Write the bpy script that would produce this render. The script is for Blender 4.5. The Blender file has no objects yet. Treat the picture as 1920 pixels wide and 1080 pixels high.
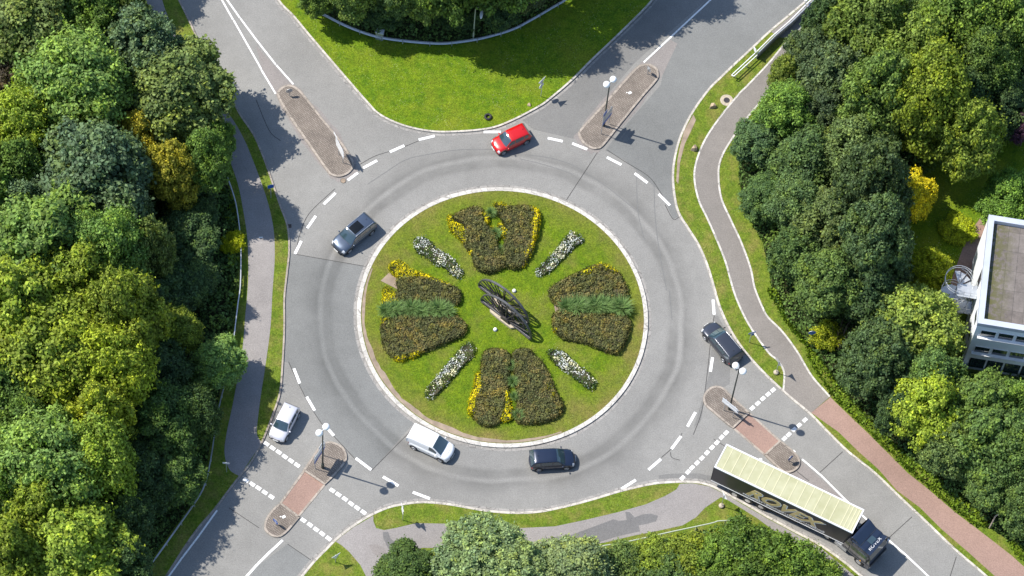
import bpy, bmesh, math, random
import numpy as np
from math import sin, cos, pi, radians, atan2, hypot, sqrt
from mathutils import Vector, Matrix
from mathutils.geometry import tessellate_polygon
rng = np.random.default_rng(7); random.seed(7)
scene = bpy.context.scene
COL = scene.collection
# ------------------------------------------------------------------ camera model (photo pixels -> ground)
TH = radians(27.5); FPX = 6400.; S = 20.4; DIST = FPX/S; ROLL = radians(6.2)
_d = np.array([0, sin(TH), -cos(TH)]); CAM = -DIST*_d
_R0 = np.array([1., 0, 0]); _U0 = np.array([0, cos(TH), sin(TH)])
_R = _R0*cos(ROLL)+_U0*sin(ROLL); _U = -_R0*sin(ROLL)+_U0*cos(ROLL)
def P(px, py, z=0.):
    v = _d*FPX+_R*(px-960)-_U*(py-540); t = (z-CAM[2])/v[2]
    w = CAM+v*t
    return (float(w[0]), float(w[1]), float(z))
def PL(pts, z=0.): return [P(x, y, z) for x, y in pts]
def ori(ox, oy, k, pts): return [(ox+x/k, oy+y/k) for x, y in pts]
IC = (-0.585, -2.925); IR = 13.4
# ------------------------------------------------------------------ tags
def tag(o, label=None, cat=None, group=None, kind=None):
    if label: o['label'] = label
    if cat: o['category'] = cat
    if group: o['group'] = group
    if kind: o['kind'] = kind
    return o
def link(o, parent=None):
    COL.objects.link(o)
    if parent is not None: o.parent = parent
    return o
def empty(name, loc=(0, 0, 0), rz=0, label=None, cat=None, group=None):
    o = bpy.data.objects.new(name, None); link(o); o.location = loc; o.rotation_euler = (0, 0, rz)
    o.empty_display_size = .3
    return tag(o, label, cat, group)
# ------------------------------------------------------------------ mesh builder
class MB:
    def __init__(s): s.v = []; s.f = []; s.m = []; s.sm = []
    def add(s, vs, fs, mi=0, smooth=False):
        n = len(s.v); s.v += [tuple(map(float, p)) for p in vs]
        for f in fs: s.f.append(tuple(n+i for i in f)); s.m.append(mi); s.sm.append(smooth)
        return s
    def box(s, x0, x1, y0, y1, z0, z1, mi=0, M=None):
        vs = [(x, y, z) for z in (z0, z1) for y in (y0, y1) for x in (x0, x1)]
        if M is not None: vs = [tuple(M @ Vector(p)) for p in vs]
        return s.add(vs, [(0, 2, 3, 1), (4, 5, 7, 6), (0, 1, 5, 4), (2, 6, 7, 3), (0, 4, 6, 2), (1, 3, 7, 5)], mi)
    def tube(s, pts, r, n=8, mi=0, closed=False, cap=True):
        pts = [Vector(p) for p in pts]; m = len(pts); rr = r if isinstance(r, (list, tuple)) else [r]*m
        vs = []
        for i, p in enumerate(pts):
            a = pts[i-1] if (i or closed) else p; b = pts[(i+1) % m] if (i < m-1 or closed) else p
            t = (b-a).normalized(); up = Vector((0, 0, 1)) if abs(t.z) < .95 else Vector((1, 0, 0))
            u = t.cross(up).normalized(); w = t.cross(u)
            for k in range(n):
                an = 2*pi*k/n; vs.append(p+u*cos(an)*rr[i]+w*sin(an)*rr[i])
        fs = []
        for i in range(m if closed else m-1):
            j = (i+1) % m
            for k in range(n): fs.append((i*n+k, j*n+k, j*n+(k+1) % n, i*n+(k+1) % n))
        s.add(vs, fs, mi, True)
        if cap and not closed:
            s.add(vs[:n], [tuple(range(n))], mi); s.add(vs[-n:], [tuple(range(n))[::-1]], mi)
        return s
    def cyl(s, c, axis, r, h, n=20, mi=0):
        c = Vector(c); a = Vector(axis).normalized()
        return s.tube([c-a*h/2, c+a*h/2], r, n, mi)
    def ball(s, c, r, n=12, mi=0, sq=(1, 1, 1)):
        vs = []; fs = []
        for i in range(n+1):
            for k in range(2*n):
                a = pi*i/n; b = pi*k/n
                vs.append((c[0]+r*sq[0]*sin(a)*cos(b), c[1]+r*sq[1]*sin(a)*sin(b), c[2]+r*sq[2]*cos(a)))
        for i in range(n):
            for k in range(2*n): fs.append((i*2*n+k, (i+1)*2*n+k, (i+1)*2*n+(k+1) % (2*n), i*2*n+(k+1) % (2*n)))
        return s.add(vs, fs, mi, True)
    def prism(s, pts, z0, z1, mi=0, M=None):
        n = len(pts); vs = [(p[0], p[1], z0) for p in pts]+[(p[0], p[1], z1) for p in pts]
        if M is not None: vs = [tuple(M @ Vector(p)) for p in vs]
        tr = tessellate_polygon([[Vector((p[0], p[1], 0)) for p in pts]])
        fs = [tuple(t)[::-1] for t in tr]+[tuple(n+i for i in t) for t in tr]
        fs += [(i, (i+1) % n, n+(i+1) % n, n+i) for i in range(n)]
        return s.add(vs, fs, mi)
    def grid(s, f, u0, u1, v0, v1, n, m, mi=0, off=0., ctr=None):
        vs = []
        for i in range(n+1):
            for j in range(m+1):
                u = u0+(u1-u0)*i/n; v = v0+(v1-v0)*j/m; p = np.array(f(u, v))
                if off:
                    e = 1e-3
                    a = np.array(f(u+e, v))-np.array(f(u-e, v)); b = np.array(f(u, v+e))-np.array(f(u, v-e))
                    nn = np.cross(a, b); L = np.linalg.norm(nn)
                    if L > 1e-12:
                        nn /= L
                        if nn @ (p-np.array(ctr)) < 0: nn = -nn
                        p = p+nn*off
                vs.append(p)
        fs = [(i*(m+1)+j, (i+1)*(m+1)+j, (i+1)*(m+1)+j+1, i*(m+1)+j+1) for i in range(n) for j in range(m)]
        return s.add(vs, fs, mi, True)
    def build(s, name, mats, parent=None, fix=True):
        me = bpy.data.meshes.new(name); me.from_pydata(s.v, [], s.f)
        for m in (mats if isinstance(mats, (list, tuple)) else [mats]): me.materials.append(m)
        me.polygons.foreach_set('material_index', s.m); me.polygons.foreach_set('use_smooth', s.sm)
        me.update()
        if fix:
            bm = bmesh.new(); bm.from_mesh(me); bmesh.ops.recalc_face_normals(bm, faces=bm.faces); bm.to_mesh(me); bm.free()
        return link(bpy.data.objects.new(name, me), parent)
# ------------------------------------------------------------------ materials
def newmat(name):
    m = bpy.data.materials.new(name); m.use_nodes = True; nt = m.node_tree; nt.nodes.clear()
    out = nt.nodes.new('ShaderNodeOutputMaterial'); b = nt.nodes.new('ShaderNodeBsdfPrincipled')
    nt.links.new(b.outputs[0], out.inputs[0]); return m, nt, b, out
def node(nt, t, **kw):
    n = nt.nodes.new(t)
    for k, v in kw.items(): setattr(n, k, v)
    return n
def rgba(c): return (c[0], c[1], c[2], 1)
def noise(nt, vec, scale, detail=3, rough=.6, dist=0):
    n = node(nt, 'ShaderNodeTexNoise'); n.inputs['Scale'].default_value = scale; n.inputs['Detail'].default_value = detail
    n.inputs['Roughness'].default_value = rough; n.inputs['Distortion'].default_value = dist
    nt.links.new(vec, n.inputs['Vector']); return n.outputs['Fac']
def ramp(nt, fac, stops, interp='LINEAR'):
    r = node(nt, 'ShaderNodeValToRGB'); e = r.color_ramp.elements; r.color_ramp.interpolation = interp
    while len(e) < len(stops): e.new(.5)
    for k, (p, c) in enumerate(stops):
        e[k].position = p; e[k].color = rgba(c) if hasattr(c, '__len__') else (c, c, c, 1)
    nt.links.new(fac, r.inputs[0]); return r.outputs[0]
def mix(nt, fac, a, b, mode='MIX'):
    m = node(nt, 'ShaderNodeMix', data_type='RGBA', blend_type=mode)
    for s, x in ((m.inputs[0], fac), (m.inputs[6], a), (m.inputs[7], b)):
        if hasattr(x, 'is_linked') or isinstance(x, bpy.types.NodeSocket): nt.links.new(x, s)
        elif hasattr(x, '__len__'): s.default_value = rgba(x)
        else: s.default_value = x
    return m.outputs[2]
def math_(nt, op, a, b=0.):
    m = node(nt, 'ShaderNodeMath', operation=op)
    for s, x in ((m.inputs[0], a), (m.inputs[1], b)):
        if isinstance(x, bpy.types.NodeSocket): nt.links.new(x, s)
        else: s.default_value = x
    return m.outputs[0]
def bump(nt, b, h, strength=.4, dist=.05):
    n = node(nt, 'ShaderNodeBump'); n.inputs['Strength'].default_value = strength; n.inputs['Distance'].default_value = dist
    nt.links.new(h, n.inputs['Height']); nt.links.new(n.outputs[0], b.inputs['Normal'])
def pos(nt): return node(nt, 'ShaderNodeNewGeometry').outputs['Position']
def plain(name, col, rough=.55, metal=0., var=.12, scale=3., bmp=0., coat=0., spec=.5, alpha=None):
    m, nt, b, out = newmat(name)
    tc = node(nt, 'ShaderNodeTexCoord').outputs['Object']
    f = noise(nt, tc, scale, 4)
    c0 = [x*(1-var) for x in col]; c1 = [min(1, x*(1+var)) for x in col]
    nt.links.new(ramp(nt, f, [(.3, c0), (.7, c1)]), b.inputs['Base Color'])
    b.inputs['Roughness'].default_value = rough; b.inputs['Metallic'].default_value = metal
    b.inputs['Coat Weight'].default_value = coat; b.inputs['Specular IOR Level'].default_value = spec
    b.inputs['Coat Roughness'].default_value = .05
    if bmp: bump(nt, b, noise(nt, tc, scale*6, 4), bmp, .02)
    return m
def leafmat(name, col=None, lo=.5, hi=1.5, trans=.3, yellow=(.30, .26, .02), yamt=.25, sat=1.):
    m, nt, b, out = newmat(name)
    geo = node(nt, 'ShaderNodeNewGeometry'); oi = node(nt, 'ShaderNodeObjectInfo')
    base = oi.outputs['Color'] if col is None else None
    r = ramp(nt, geo.outputs['Random Per Island'], [(0, lo), (.5, 1.), (1, hi)])
    tc = node(nt, 'ShaderNodeTexCoord').outputs['Object']
    nz = noise(nt, tc, .8, 3)
    at = node(nt, 'ShaderNodeAttribute', attribute_name='tone')
    c = mix(nt, 1., base if base is not None else col, r, 'MULTIPLY')
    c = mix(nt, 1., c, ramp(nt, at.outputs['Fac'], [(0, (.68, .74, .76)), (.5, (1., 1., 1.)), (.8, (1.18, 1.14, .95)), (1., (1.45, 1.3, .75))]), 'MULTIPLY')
    y = ramp(nt, nz, [(.45, 0.), (.72, 1.)])
    c = mix(nt, math_(nt, 'MULTIPLY', y, yamt), c, mix(nt, 1., yellow, r, 'MULTIPLY') if col is not None else mix(nt, 1., c, (1.3, 1.22, .6), 'MULTIPLY'))
    nt.links.new(c, b.inputs['Base Color']); b.inputs['Roughness'].default_value = .6; b.inputs['Specular IOR Level'].default_value = .2
    t = node(nt, 'ShaderNodeBsdfTranslucent'); nt.links.new(mix(nt, 1., c, (1.1, 1.25, .6), 'MULTIPLY'), t.inputs[0])
    ms = node(nt, 'ShaderNodeMixShader'); ms.inputs[0].default_value = trans
    nt.links.new(b.outputs[0], ms.inputs[1]); nt.links.new(t.outputs[0], ms.inputs[2]); nt.links.new(ms.outputs[0], out.inputs[0])
    return m
def ringdist(nt, p):
    v = node(nt, 'ShaderNodeVectorMath', operation='SUBTRACT'); nt.links.new(p, v.inputs[0]); v.inputs[1].default_value = (IC[0], IC[1], 0)
    w = node(nt, 'ShaderNodeVectorMath', operation='MULTIPLY'); nt.links.new(v.outputs[0], w.inputs[0]); w.inputs[1].default_value = (1, 1, 0)
    l = node(nt, 'ShaderNodeVectorMath', operation='LENGTH'); nt.links.new(w.outputs[0], l.inputs[0]); return l.outputs['Value']
def asphalt(name, base, tint=(1, 1, 1), ring=False, k=1.):
    m, nt, b, out = newmat(name); p = pos(nt)
    big = noise(nt, p, .09, 4, .6, .4); mid = noise(nt, p, .9, 5, .65); fine = noise(nt, p, 9, 4, .9)
    c0 = [base*t*.86 for t in tint]; c1 = [base*t*1.12 for t in tint]
    c = ramp(nt, big, [(.3, c0), (.7, c1)])
    c = mix(nt, 1., c, ramp(nt, mid, [(.3, .93), (.7, 1.05)]), 'MULTIPLY')
    c = mix(nt, 1., c, ramp(nt, fine, [(.28, .68), (.5, 1.), (.72, 1.34)]), 'MULTIPLY')
    # fine bright chippings
    v = node(nt, 'ShaderNodeTexVoronoi'); v.inputs['Scale'].default_value = 9; nt.links.new(p, v.inputs['Vector'])
    sp = ramp(nt, v.outputs['Distance'], [(.0, 1.), (.13, 0.)])
    gate = ramp(nt, noise(nt, p, 5, 2), [(.56, 0.), (.62, 1.)])
    c = mix(nt, math_(nt, 'MULTIPLY', math_(nt, 'MULTIPLY', sp, gate), .35), c, (.5, .5, .48))
    if ring:
        r = ringdist(nt, p); wob = math_(nt, 'MULTIPLY', math_(nt, 'SUBTRACT', noise(nt, p, .10, 2), .5), 1.3)
        r = math_(nt, 'ADD', r, wob); rr = math_(nt, 'DIVIDE', r, 30)
        st = [(0, 0.), (14.6/30, 0.), (15.3/30, .15), (15.7/30, .85), (16.25/30, .8), (16.5/30, .1), (16.7/30, .1), (16.95/30, .9), (17.4/30, .55), (18.2/30, .15), (19.5/30, 0.)]
        tr = ramp(nt, rr, st)
        br = ramp(nt, noise(nt, p, .16, 5, .7), [(.34, .3), (.62, 1.)])
        c = mix(nt, math_(nt, 'MULTIPLY', math_(nt, 'MULTIPLY', tr, br), .85), c, [base*.5*t for t in tint])
    nt.links.new(c, b.inputs['Base Color']); b.inputs['Roughness'].default_value = .85; b.inputs['Specular IOR Level'].default_value = .3
    bump(nt, b, fine, .35, .02); return m
def grass(name, g0, g1, dry=(.20, .16, .05), drylo=.6, island=False, specks=0., sc=1.):
    m, nt, b, out = newmat(name); p = pos(nt)
    big = noise(nt, p, .22*sc, 4, .6); mid = noise(nt, p, 1.1, 5, .8); fine = noise(nt, p, 6, 5, .9)
    c = ramp(nt, mid, [(.3, g0), (.7, g1)])
    d = ramp(nt, big, [(drylo-.1, 0.), (drylo+.12, 1.)])
    if island:
        r = math_(nt, 'ADD', ringdist(nt, p), math_(nt, 'MULTIPLY', math_(nt, 'SUBTRACT', noise(nt, p, .35, 4), .5), 5.))
        e = ramp(nt, math_(nt, 'DIVIDE', r, 20), [(10.2/20, 0.), (13.2/20, .8)])
        d = mix(nt, 1., d, e, 'ADD')
    c = mix(nt, math_(nt, 'MULTIPLY', d, .62), c, dry)
    c = mix(nt, 1., c, ramp(nt, fine, [(.3, .38), (.5, 1.), (.7, 1.75)]), 'MULTIPLY')
    if specks:
        v = node(nt, 'ShaderNodeTexVoronoi'); v.inputs['Scale'].default_value = 5.5; nt.links.new(p, v.inputs['Vector'])
        s_ = ramp(nt, v.outputs['Distance'], [(.0, 1.), (.16, 1.), (.2, 0.)])
        gate = ramp(nt, noise(nt, p, .5, 4, .7), [(.44, 0.), (.62, 1.)])
        c = mix(nt, math_(nt, 'MULTIPLY', math_(nt, 'MULTIPLY', s_, gate), specks), c, (.45, .47, .22))
    nt.links.new(c, b.inputs['Base Color']); b.inputs['Roughness'].default_value = .9; b.inputs['Specular IOR Level'].default_value = .15
    bump(nt, b, noise(nt, p, 8, 5, .8), 1., .12); return m
def paving(name, c0, c1, w, h, mortar, ang=0., msz=.02, var=.2):
    m, nt, b, out = newmat(name); p = pos(nt)
    mp = node(nt, 'ShaderNodeMapping'); mp.inputs['Rotation'].default_value = (0, 0, ang); nt.links.new(p, mp.inputs[0])
    br = node(nt, 'ShaderNodeTexBrick'); br.offset = .5
    nt.links.new(mp.outputs[0], br.inputs['Vector']); br.inputs['Scale'].default_value = 1.
    br.inputs['Brick Width'].default_value = w; br.inputs['Row Height'].default_value = h; br.inputs['Mortar Size'].default_value = msz
    br.inputs['Color1'].default_value = rgba(c0); br.inputs['Color2'].default_value = rgba(c1); br.inputs['Mortar'].default_value = rgba(mortar)
    c = mix(nt, 1., br.outputs[0], ramp(nt, noise(nt, p, .7, 4), [(.3, 1-var), (.7, 1+var)]), 'MULTIPLY')
    c = mix(nt, 1., c, ramp(nt, noise(nt, p, 9, 3, .8), [(.3, .8), (.7, 1.2)]), 'MULTIPLY')
    nt.links.new(c, b.inputs['Base Color']); b.inputs['Roughness'].default_value = .85; return m
def worn_paint(name, col):
    m, nt, b, out = newmat(name); p = pos(nt)
    f = ramp(nt, noise(nt, p, 6, 5, .8), [(.33, [c*.4 for c in col]), (.45, [c*.9 for c in col]), (.8, col)])
    nt.links.new(f, b.inputs['Base Color']); b.inputs['Roughness'].default_value = .7; return m
def kerbmat(name, col):
    m, nt, b, out = newmat(name); p = pos(nt)
    v = node(nt, 'ShaderNodeTexVoronoi'); v.inputs['Scale'].default_value = 1.3; nt.links.new(p, v.inputs['Vector'])
    j = node(nt, 'ShaderNodeTexVoronoi', feature='DISTANCE_TO_EDGE'); j.inputs['Scale'].default_value = 1.3; nt.links.new(p, j.inputs['Vector'])
    vb = node(nt, 'ShaderNodeSeparateColor'); nt.links.new(v.outputs['Color'], vb.inputs[0]); c = mix(nt, 1., col, ramp(nt, vb.outputs[0], [(0, .86), (1, 1.1)]), 'MULTIPLY'); c = mix(nt, 1., c, ramp(nt, j.outputs[0], [(.0, .45), (.035, 1.)]), 'MULTIPLY')
    c = mix(nt, 1., c, ramp(nt, noise(nt, p, 2.5, 5, .7), [(.3, .72), (.7, 1.12)]), 'MULTIPLY')
    nt.links.new(c, b.inputs['Base Color']); b.inputs['Roughness'].default_value = .8; return m

M = {}
M['asphalt'] = asphalt('asphalt', .224, (1.035, 1.01, .945), True)
M['asphalt_blue'] = asphalt('asphalt_newer', .19, (1.0, 1.01, .97), True)
M['asphalt_ne'] = asphalt('asphalt_dark', .175, (1.0, 1.01, .97))
M['asphalt_patch'] = asphalt('asphalt_patch', .175, (1.03, 1.01, .96))
M['asphalt_soil'] = asphalt('asphalt_dusty', .21, (1.1, 1.0, .94))
M['path'] = asphalt('path_asphalt', .19, (1.1, 1.0, .9))
M['path_west'] = asphalt('path_asphalt_west', .235, (1.08, 1.0, .95))
M['path_patch'] = asphalt('path_patch', .15, (1.03, 1.0, .98))
M['pink'] = asphalt('pink_paving', .225, (1.27, .84, .68))
M['cobble'] = paving('cobble_setts', (.185, .155, .13), (.25, .215, .18), .17, .17, (.105, .085, .07), .6, .022)
M['kerb'] = kerbmat('kerb_stone', (.52, .48, .42)); M['kerb_old'] = kerbmat('kerb_stone_old', (.36, .31, .26))
M['kerb_white'] = kerbmat('kerb_white', (.56, .53, .48)); M['gutter'] = kerbmat('gutter_stone', (.30, .285, .265))
M['paint'] = worn_paint('road_paint', (.86, .86, .84)); M['crack'] = plain('crack_seal', (.045, .042, .04), .7)
M['crack_soft'] = plain('crack', (.15, .15, .145), .8)
M['grass'] = grass('meadow_grass', (.055, .13, .006), (.175, .25, .010), specks=.8, drylo=.56, dry=(.20, .22, .02))
M['grass_verge'] = grass('verge_grass', (.075, .135, .012), (.18, .23, .025), drylo=.56, specks=.45, sc=3., dry=(.24, .2, .06))
M['grass_island'] = grass('island_grass', (.065, .13, .006), (.17, .235, .010), island=True, drylo=.58, specks=.3, dry=(.20, .16, .05))
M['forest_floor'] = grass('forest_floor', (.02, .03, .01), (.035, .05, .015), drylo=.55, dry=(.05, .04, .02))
M['soil'] = plain('bare_soil', (.27, .21, .155), .9, var=.25, scale=1.5, bmp=.4)
M['white'] = plain('white_metal', (.72, .73, .74), .45, var=.05); M['galv'] = plain('galvanised_steel', (.50, .52, .54), .4, .6, var=.12)
M['grey'] = plain('grey_metal', (.28, .29, .30), .5, .3); M['darkmetal'] = plain('dark_painted_steel', (.035, .035, .04), .45, .2)
M['polegreen'] = plain('dark_green_pole', (.035, .045, .04), .5); M['woodpale'] = plain('weathered_wood', (.42, .34, .27), .8, var=.2, scale=6)
M['railgreen'] = plain('pale_green_rail', (.42, .46, .36), .5)
M['blue'] = plain('sign_blue', (.02, .10, .42), .35, var=.04); M['signred'] = plain('sign_red', (.55, .03, .03), .4, var=.04)
M['signyellow'] = plain('sign_yellow', (.75, .5, .03), .4, var=.04)
M['globe'] = plain('opal_globe', (.88, .88, .87), .25, var=.02); M['black'] = plain('black_rubber', (.02, .02, .022), .7)
M['glass'] = plain('car_glass', (.03, .055, .07), .06, 0, var=.1, spec=.9, coat=.6); M['rim'] = plain('alloy_rim', (.62, .63, .65), .3, .7)
M['lamp_glass'] = plain('headlight_glass', (.75, .77, .8), .1, .2, coat=1.); M['tail'] = plain('tail_light', (.5, .01, .015), .2, coat=1.)
M['sunroof'] = plain('sunroof_glass', (.006, .008, .01), .25, spec=.3); M['plate'] = plain('number_plate', (.8, .8, .78), .5); M['amber'] = plain('amber_lamp', (.8, .35, .02), .3)
M['stone'] = plain('pale_stone', (.42, .36, .27), .85, var=.25, scale=4, bmp=.5); M['sandstone'] = plain('sandstone_rock', (.38, .29, .19), .85, var=.3, scale=5, bmp=.6)
M['steel_old'] = plain('weathered_steel', (.055, .05, .05), .5, .4, var=.35, scale=5); M['steel_rim'] = plain('worn_rim_steel', (.11, .11, .11), .45, .5, var=.3, scale=4)
M['bark'] = plain('bark', (.10, .075, .055), .9, var=.35, scale=6, bmp=.6)
M['leaf'] = leafmat('tree_leaves', yamt=.5, lo=.45, hi=1.6)
M['heath'] = leafmat('heath_leaves', (.195, .165, .06), .5, 1.55, .2, (.13, .15, .04), .9)
M['heathdark'] = leafmat('dark_shrub_leaves', (.125, .135, .05), .5, 1.5, .2, (.11, .085, .04), .5)
M['yflower'] = leafmat('yellow_flowers', (.70, .60, .01), .4, 1.2, .2, (.22, .26, .01), .6)
M['wflower'] = leafmat('white_flowers', (.74, .75, .70), .45, 1.1, .1, (.7, .7, .6), .1)
M['fgreen'] = leafmat('flower_foliage', (.07, .12, .03), .5, 1.5, .2)
M['blade'] = leafmat('ornamental_grass', (.28, .40, .13), .55, 1.6, .35, (.26, .31, .13), .4)
M['under'] = leafmat('undergrowth_leaves', (.10, .17, .045), .4, 1.6, .25, (.08, .13, .02), .6)
M['bramble'] = leafmat('bramble_leaves', (.15, .235, .02), .45, 1.5, .25, (.2, .24, .01), .6)
M['core'] = plain('dark_twigs', (.05, .045, .022), .95, bmp=.3)
# ------------------------------------------------------------------ ground sheets
def smooth(pts, closed=False, k=5):
    p = [np.array(q, float) for q in pts]; n = len(p); o = []
    rngi = range(n) if closed else range(n-1)
    for i in rngi:
        a = p[(i-1) % n] if (closed or i > 0) else p[0]*2-p[1]
        b = p[i]; c = p[(i+1) % n]; d = p[(i+2) % n] if (closed or i < n-2) else p[-1]*2-p[-2]
        for j in range(k):
            t = j/k; o.append(.5*((2*b)+(c-a)*t+(2*a-5*b+4*c-d)*t*t+(3*b-a-3*c+d)*t**3))
    if not closed: o.append(p[-1])
    return [tuple(map(float, q)) for q in o]
def sheet(name, pts, z, mat, kind='structure', skirt=0., parent=None):
    tr = tessellate_polygon([[Vector((p[0], p[1], 0)) for p in pts]])
    mb = MB(); mb.add([(p[0], p[1], z) for p in pts], [tuple(t) for t in tr])
    if skirt:
        n = len(pts); mb.add([(p[0], p[1], z) for p in pts]+[(p[0], p[1], z-skirt) for p in pts], [(i, (i+1) % n, n+(i+1) % n, n+i) for i in range(n)])
    me = mb.build(name, mat, parent, fix=False)
    for q in me.data.polygons:
        if q.normal.z < -.5: q.flip()
    if parent is None and kind: me['kind'] = kind
    return me
def offs(pts, d, closed=False):
    n = len(pts); o = []
    for i in range(n):
        a = pts[i-1] if (i or closed) else pts[i]; b = pts[(i+1) % n] if (i < n-1 or closed) else pts[i]
        tx, ty = b[0]-a[0], b[1]-a[1]; L = hypot(tx, ty) or 1
        o.append((pts[i][0]-ty/L*d, pts[i][1]+tx/L*d))
    return o
def band(mb, pts, w, z0, z1, closed=False, mi=0):
    a = offs(pts, w/2, closed); b = offs(pts, -w/2, closed); n = len(pts)
    vs = [(p[0], p[1], z1) for p in a]+[(p[0], p[1], z1) for p in b]; fs = []
    m = n if closed else n-1
    for i in range(m):
        j = (i+1) % n; fs.append((i, j, n+j, n+i))
    if z0 < z1:
        vs += [(p[0], p[1], z0) for p in a]+[(p[0], p[1], z0) for p in b]
        for i in range(m):
            j = (i+1) % n; fs += [(i, j, 2*n+j, 2*n+i), (n+i, n+j, 3*n+j, 3*n+i)]
        if not closed: fs += [(0, n, 3*n, 2*n), (n-1, 2*n-1, 4*n-1, 3*n-1)]
    mb.add(vs, fs, mi)
def kerb(name, pts, w=.2, z0=0., z1=.135, closed=False, mat='kerb'):
    mb = MB(); band(mb, pts, w, z0, z1, closed); o = mb.build(name, M[mat]); o['kind'] = 'structure'; return o
ZR = .01; ZS = .12
def px(pts, z=0.): return [(P(x, y, z)[0], P(x, y, z)[1]) for x, y in pts]
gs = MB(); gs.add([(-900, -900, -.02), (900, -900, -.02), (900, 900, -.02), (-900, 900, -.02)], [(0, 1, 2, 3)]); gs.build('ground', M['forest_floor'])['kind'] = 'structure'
sheet('road', px([(150, -420), (1900, -420), (2100, 600), (2150, 1400), (100, 1400)]), ZR, M['asphalt'])
# slabs
WK = [(240, -180), (300, -62), (335, 0), (350, 30), (365, 62), (387, 107), (410, 142), (430, 175), (450, 215), (475, 252), (492, 290), (507, 332), (525, 385), (539, 425), (542, 470), (537, 520), (533, 560), (533, 615), (530, 677), (525, 735), (512, 777), (500, 808), (490, 832), (470, 868), (448, 895), (425, 925), (400, 958), (372, 990), (345, 1028), (312, 1080), (240, 1190), (150, 1330)]
WKs = smooth(px(WK, .05)); sheet('verge_west', WKs+px([(-2500, 1330), (-2500, -180)]), ZS, M['grass_verge'])
NK = [(455, -130), (490, -60), (522, 0), (550, 30), (580, 66), (615, 107), (652, 150), (687, 190), (712, 215), (755, 235), (805, 246), (855, 247), (917, 241), (960, 226), (1010, 200), (1030, 186), (1070, 152), (1110, 112), (1147, 77), (1185, 40), (1210, 15), (1240, -18), (1310, -85), (1400, -170)]
NKs = smooth(px(NK, .05)); sheet('meadow_north', NKs+px([(1400, -1500), (455, -1500)]), ZS, M['grass'])
EK = [(1640, -100), (1560, -40), (1508, 5), (1446, 57), (1417, 84), (1375, 123), (1350, 147), (1330, 167), (1302, 205), (1283, 240), (1270, 275), (1262, 320), (1264, 362), (1272, 398), (1290, 428), (1310, 460), (1327, 500), (1339, 540), (1350, 577), (1370, 620), (1397, 660), (1435, 702), (1467, 732), (1490, 752), (1520, 777), (1550, 808), (1590, 847), (1640, 887), (1690, 935), (1740, 982), (1790, 1030), (1845, 1077), (1900, 1128), (2000, 1220)]
EKs = smooth(px(EK, .05)); sheet('verge_east', EKs+px([(3200, 1220), (3200, -100)]), ZS, M['grass_verge'])
SK = [(440, 1235), (505, 1158), (567, 1080), (592, 1050), (612, 1030), (632, 1010), (660, 988), (692, 968), (725, 953), (755, 946), (792, 942), (842, 946), (905, 957), (960, 962), (1010, 960), (1060, 950), (1110, 937), (1160, 922), (1210, 910), (1247, 905), (1297, 904), (1330, 910), (1360, 925), (1397, 945), (1440, 970), (1490, 997), (1537, 1022), (1580, 1052), (1620, 1085), (1700, 1150), (1800, 1230)]
SKs = smooth(px(SK, .05)); sheet('verge_south', SKs+px([(1800, 2300), (440, 2300)]), ZS, M['grass_verge'])
for nm, s, w, mt in (('kerb_west', WKs, .16, 'kerb_old'), ('kerb_north', NKs, .18, 'kerb'), ('kerb_east', EKs, .2, 'kerb'), ('kerb_south', SKs, .22, 'kerb')): kerb(nm, s, w, mat=mt)
g = MB(); band(g, offs(NKs, -.30), .2, ZR+.006, ZR+.006); band(g, offs(EKs, .33), .22, ZR+.006, ZR+.006); band(g, offs(SKs, .3), .2, ZR+.006, ZR+.006)
o = g.build('gutter', M['gutter'], fix=False); o['kind'] = 'structure'
# island
def circ(r, n=128): return [(IC[0]+r*cos(2*pi*i/n), IC[1]+r*sin(2*pi*i/n)) for i in range(n)]
sheet('central_island', circ(IR-.1), ZS+.01, M['grass_island'])
kerb('kerb_island', circ(IR-.25), .38, 0, .15, True, 'kerb_white')
g = MB(); band(g, circ(IR+.12), .26, ZR+.006, ZR+.006, True); g.build('gutter_island', M['gutter'], fix=False)['kind'] = 'structure'
# bare soil crescent inside the island kerb (left and bottom)
inner = []; outer = []
for i in range(60):
    a = radians(165+(300-165)*i/59); t = sin(pi*i/59); w = .12+.42*t*(.7+.2*sin(i*.37)+.18*sin(i*.83+1)+.3*random.random())
    outer.append((IC[0]+(IR-.52)*cos(a), IC[1]+(IR-.52)*sin(a))); inner.append((IC[0]+(IR-.52-w)*cos(a), IC[1]+(IR-.52-w)*sin(a)))
sheet('bare_soil_edge', outer+inner[::-1], ZS+.017, M['soil'])
# paths
def path(name, pts, mat, z=ZS+.008): return sheet(name, px(pts, ZS), z, M[mat])
wl = [(250, -60), (268, 0), (280, 40), (300, 92), (340, 160), (385, 222), (412, 262), (430, 300), (446, 345), (457, 400), (464, 450), (465.5, 513), (463, 560), (460, 590), (455, 652), (447, 702), (435, 765), (425, 812), (421, 850), (430, 880), (449, 893)]
wr = [(286, -60), (304, 0), (322, 50), (352, 112), (392, 167), (435, 222), (458, 262), (474, 300), (491, 345), (505, 390), (513.5, 435), (515, 487), (511, 545), (507, 615), (497, 690), (490, 735), (483, 790), (482, 815), (491, 830)]
sheet('footpath_west', smooth(px(wl, ZS))+smooth(px(wr, ZS))[::-1], ZS+.008, M['path_west'])
el = [(1620, -55), (1554, 0), (1520, 32), (1480, 74), (1465, 90), (1440, 120), (1402, 160), (1385, 177), (1350, 220), (1322, 262), (1306, 302), (1302, 335), (1310, 375), (1325, 407), (1342, 445), (1360, 490), (1374, 540), (1385, 570), (1405, 610), (1440, 660), (1457, 675), (1470, 697), (1469, 731)]
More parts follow.
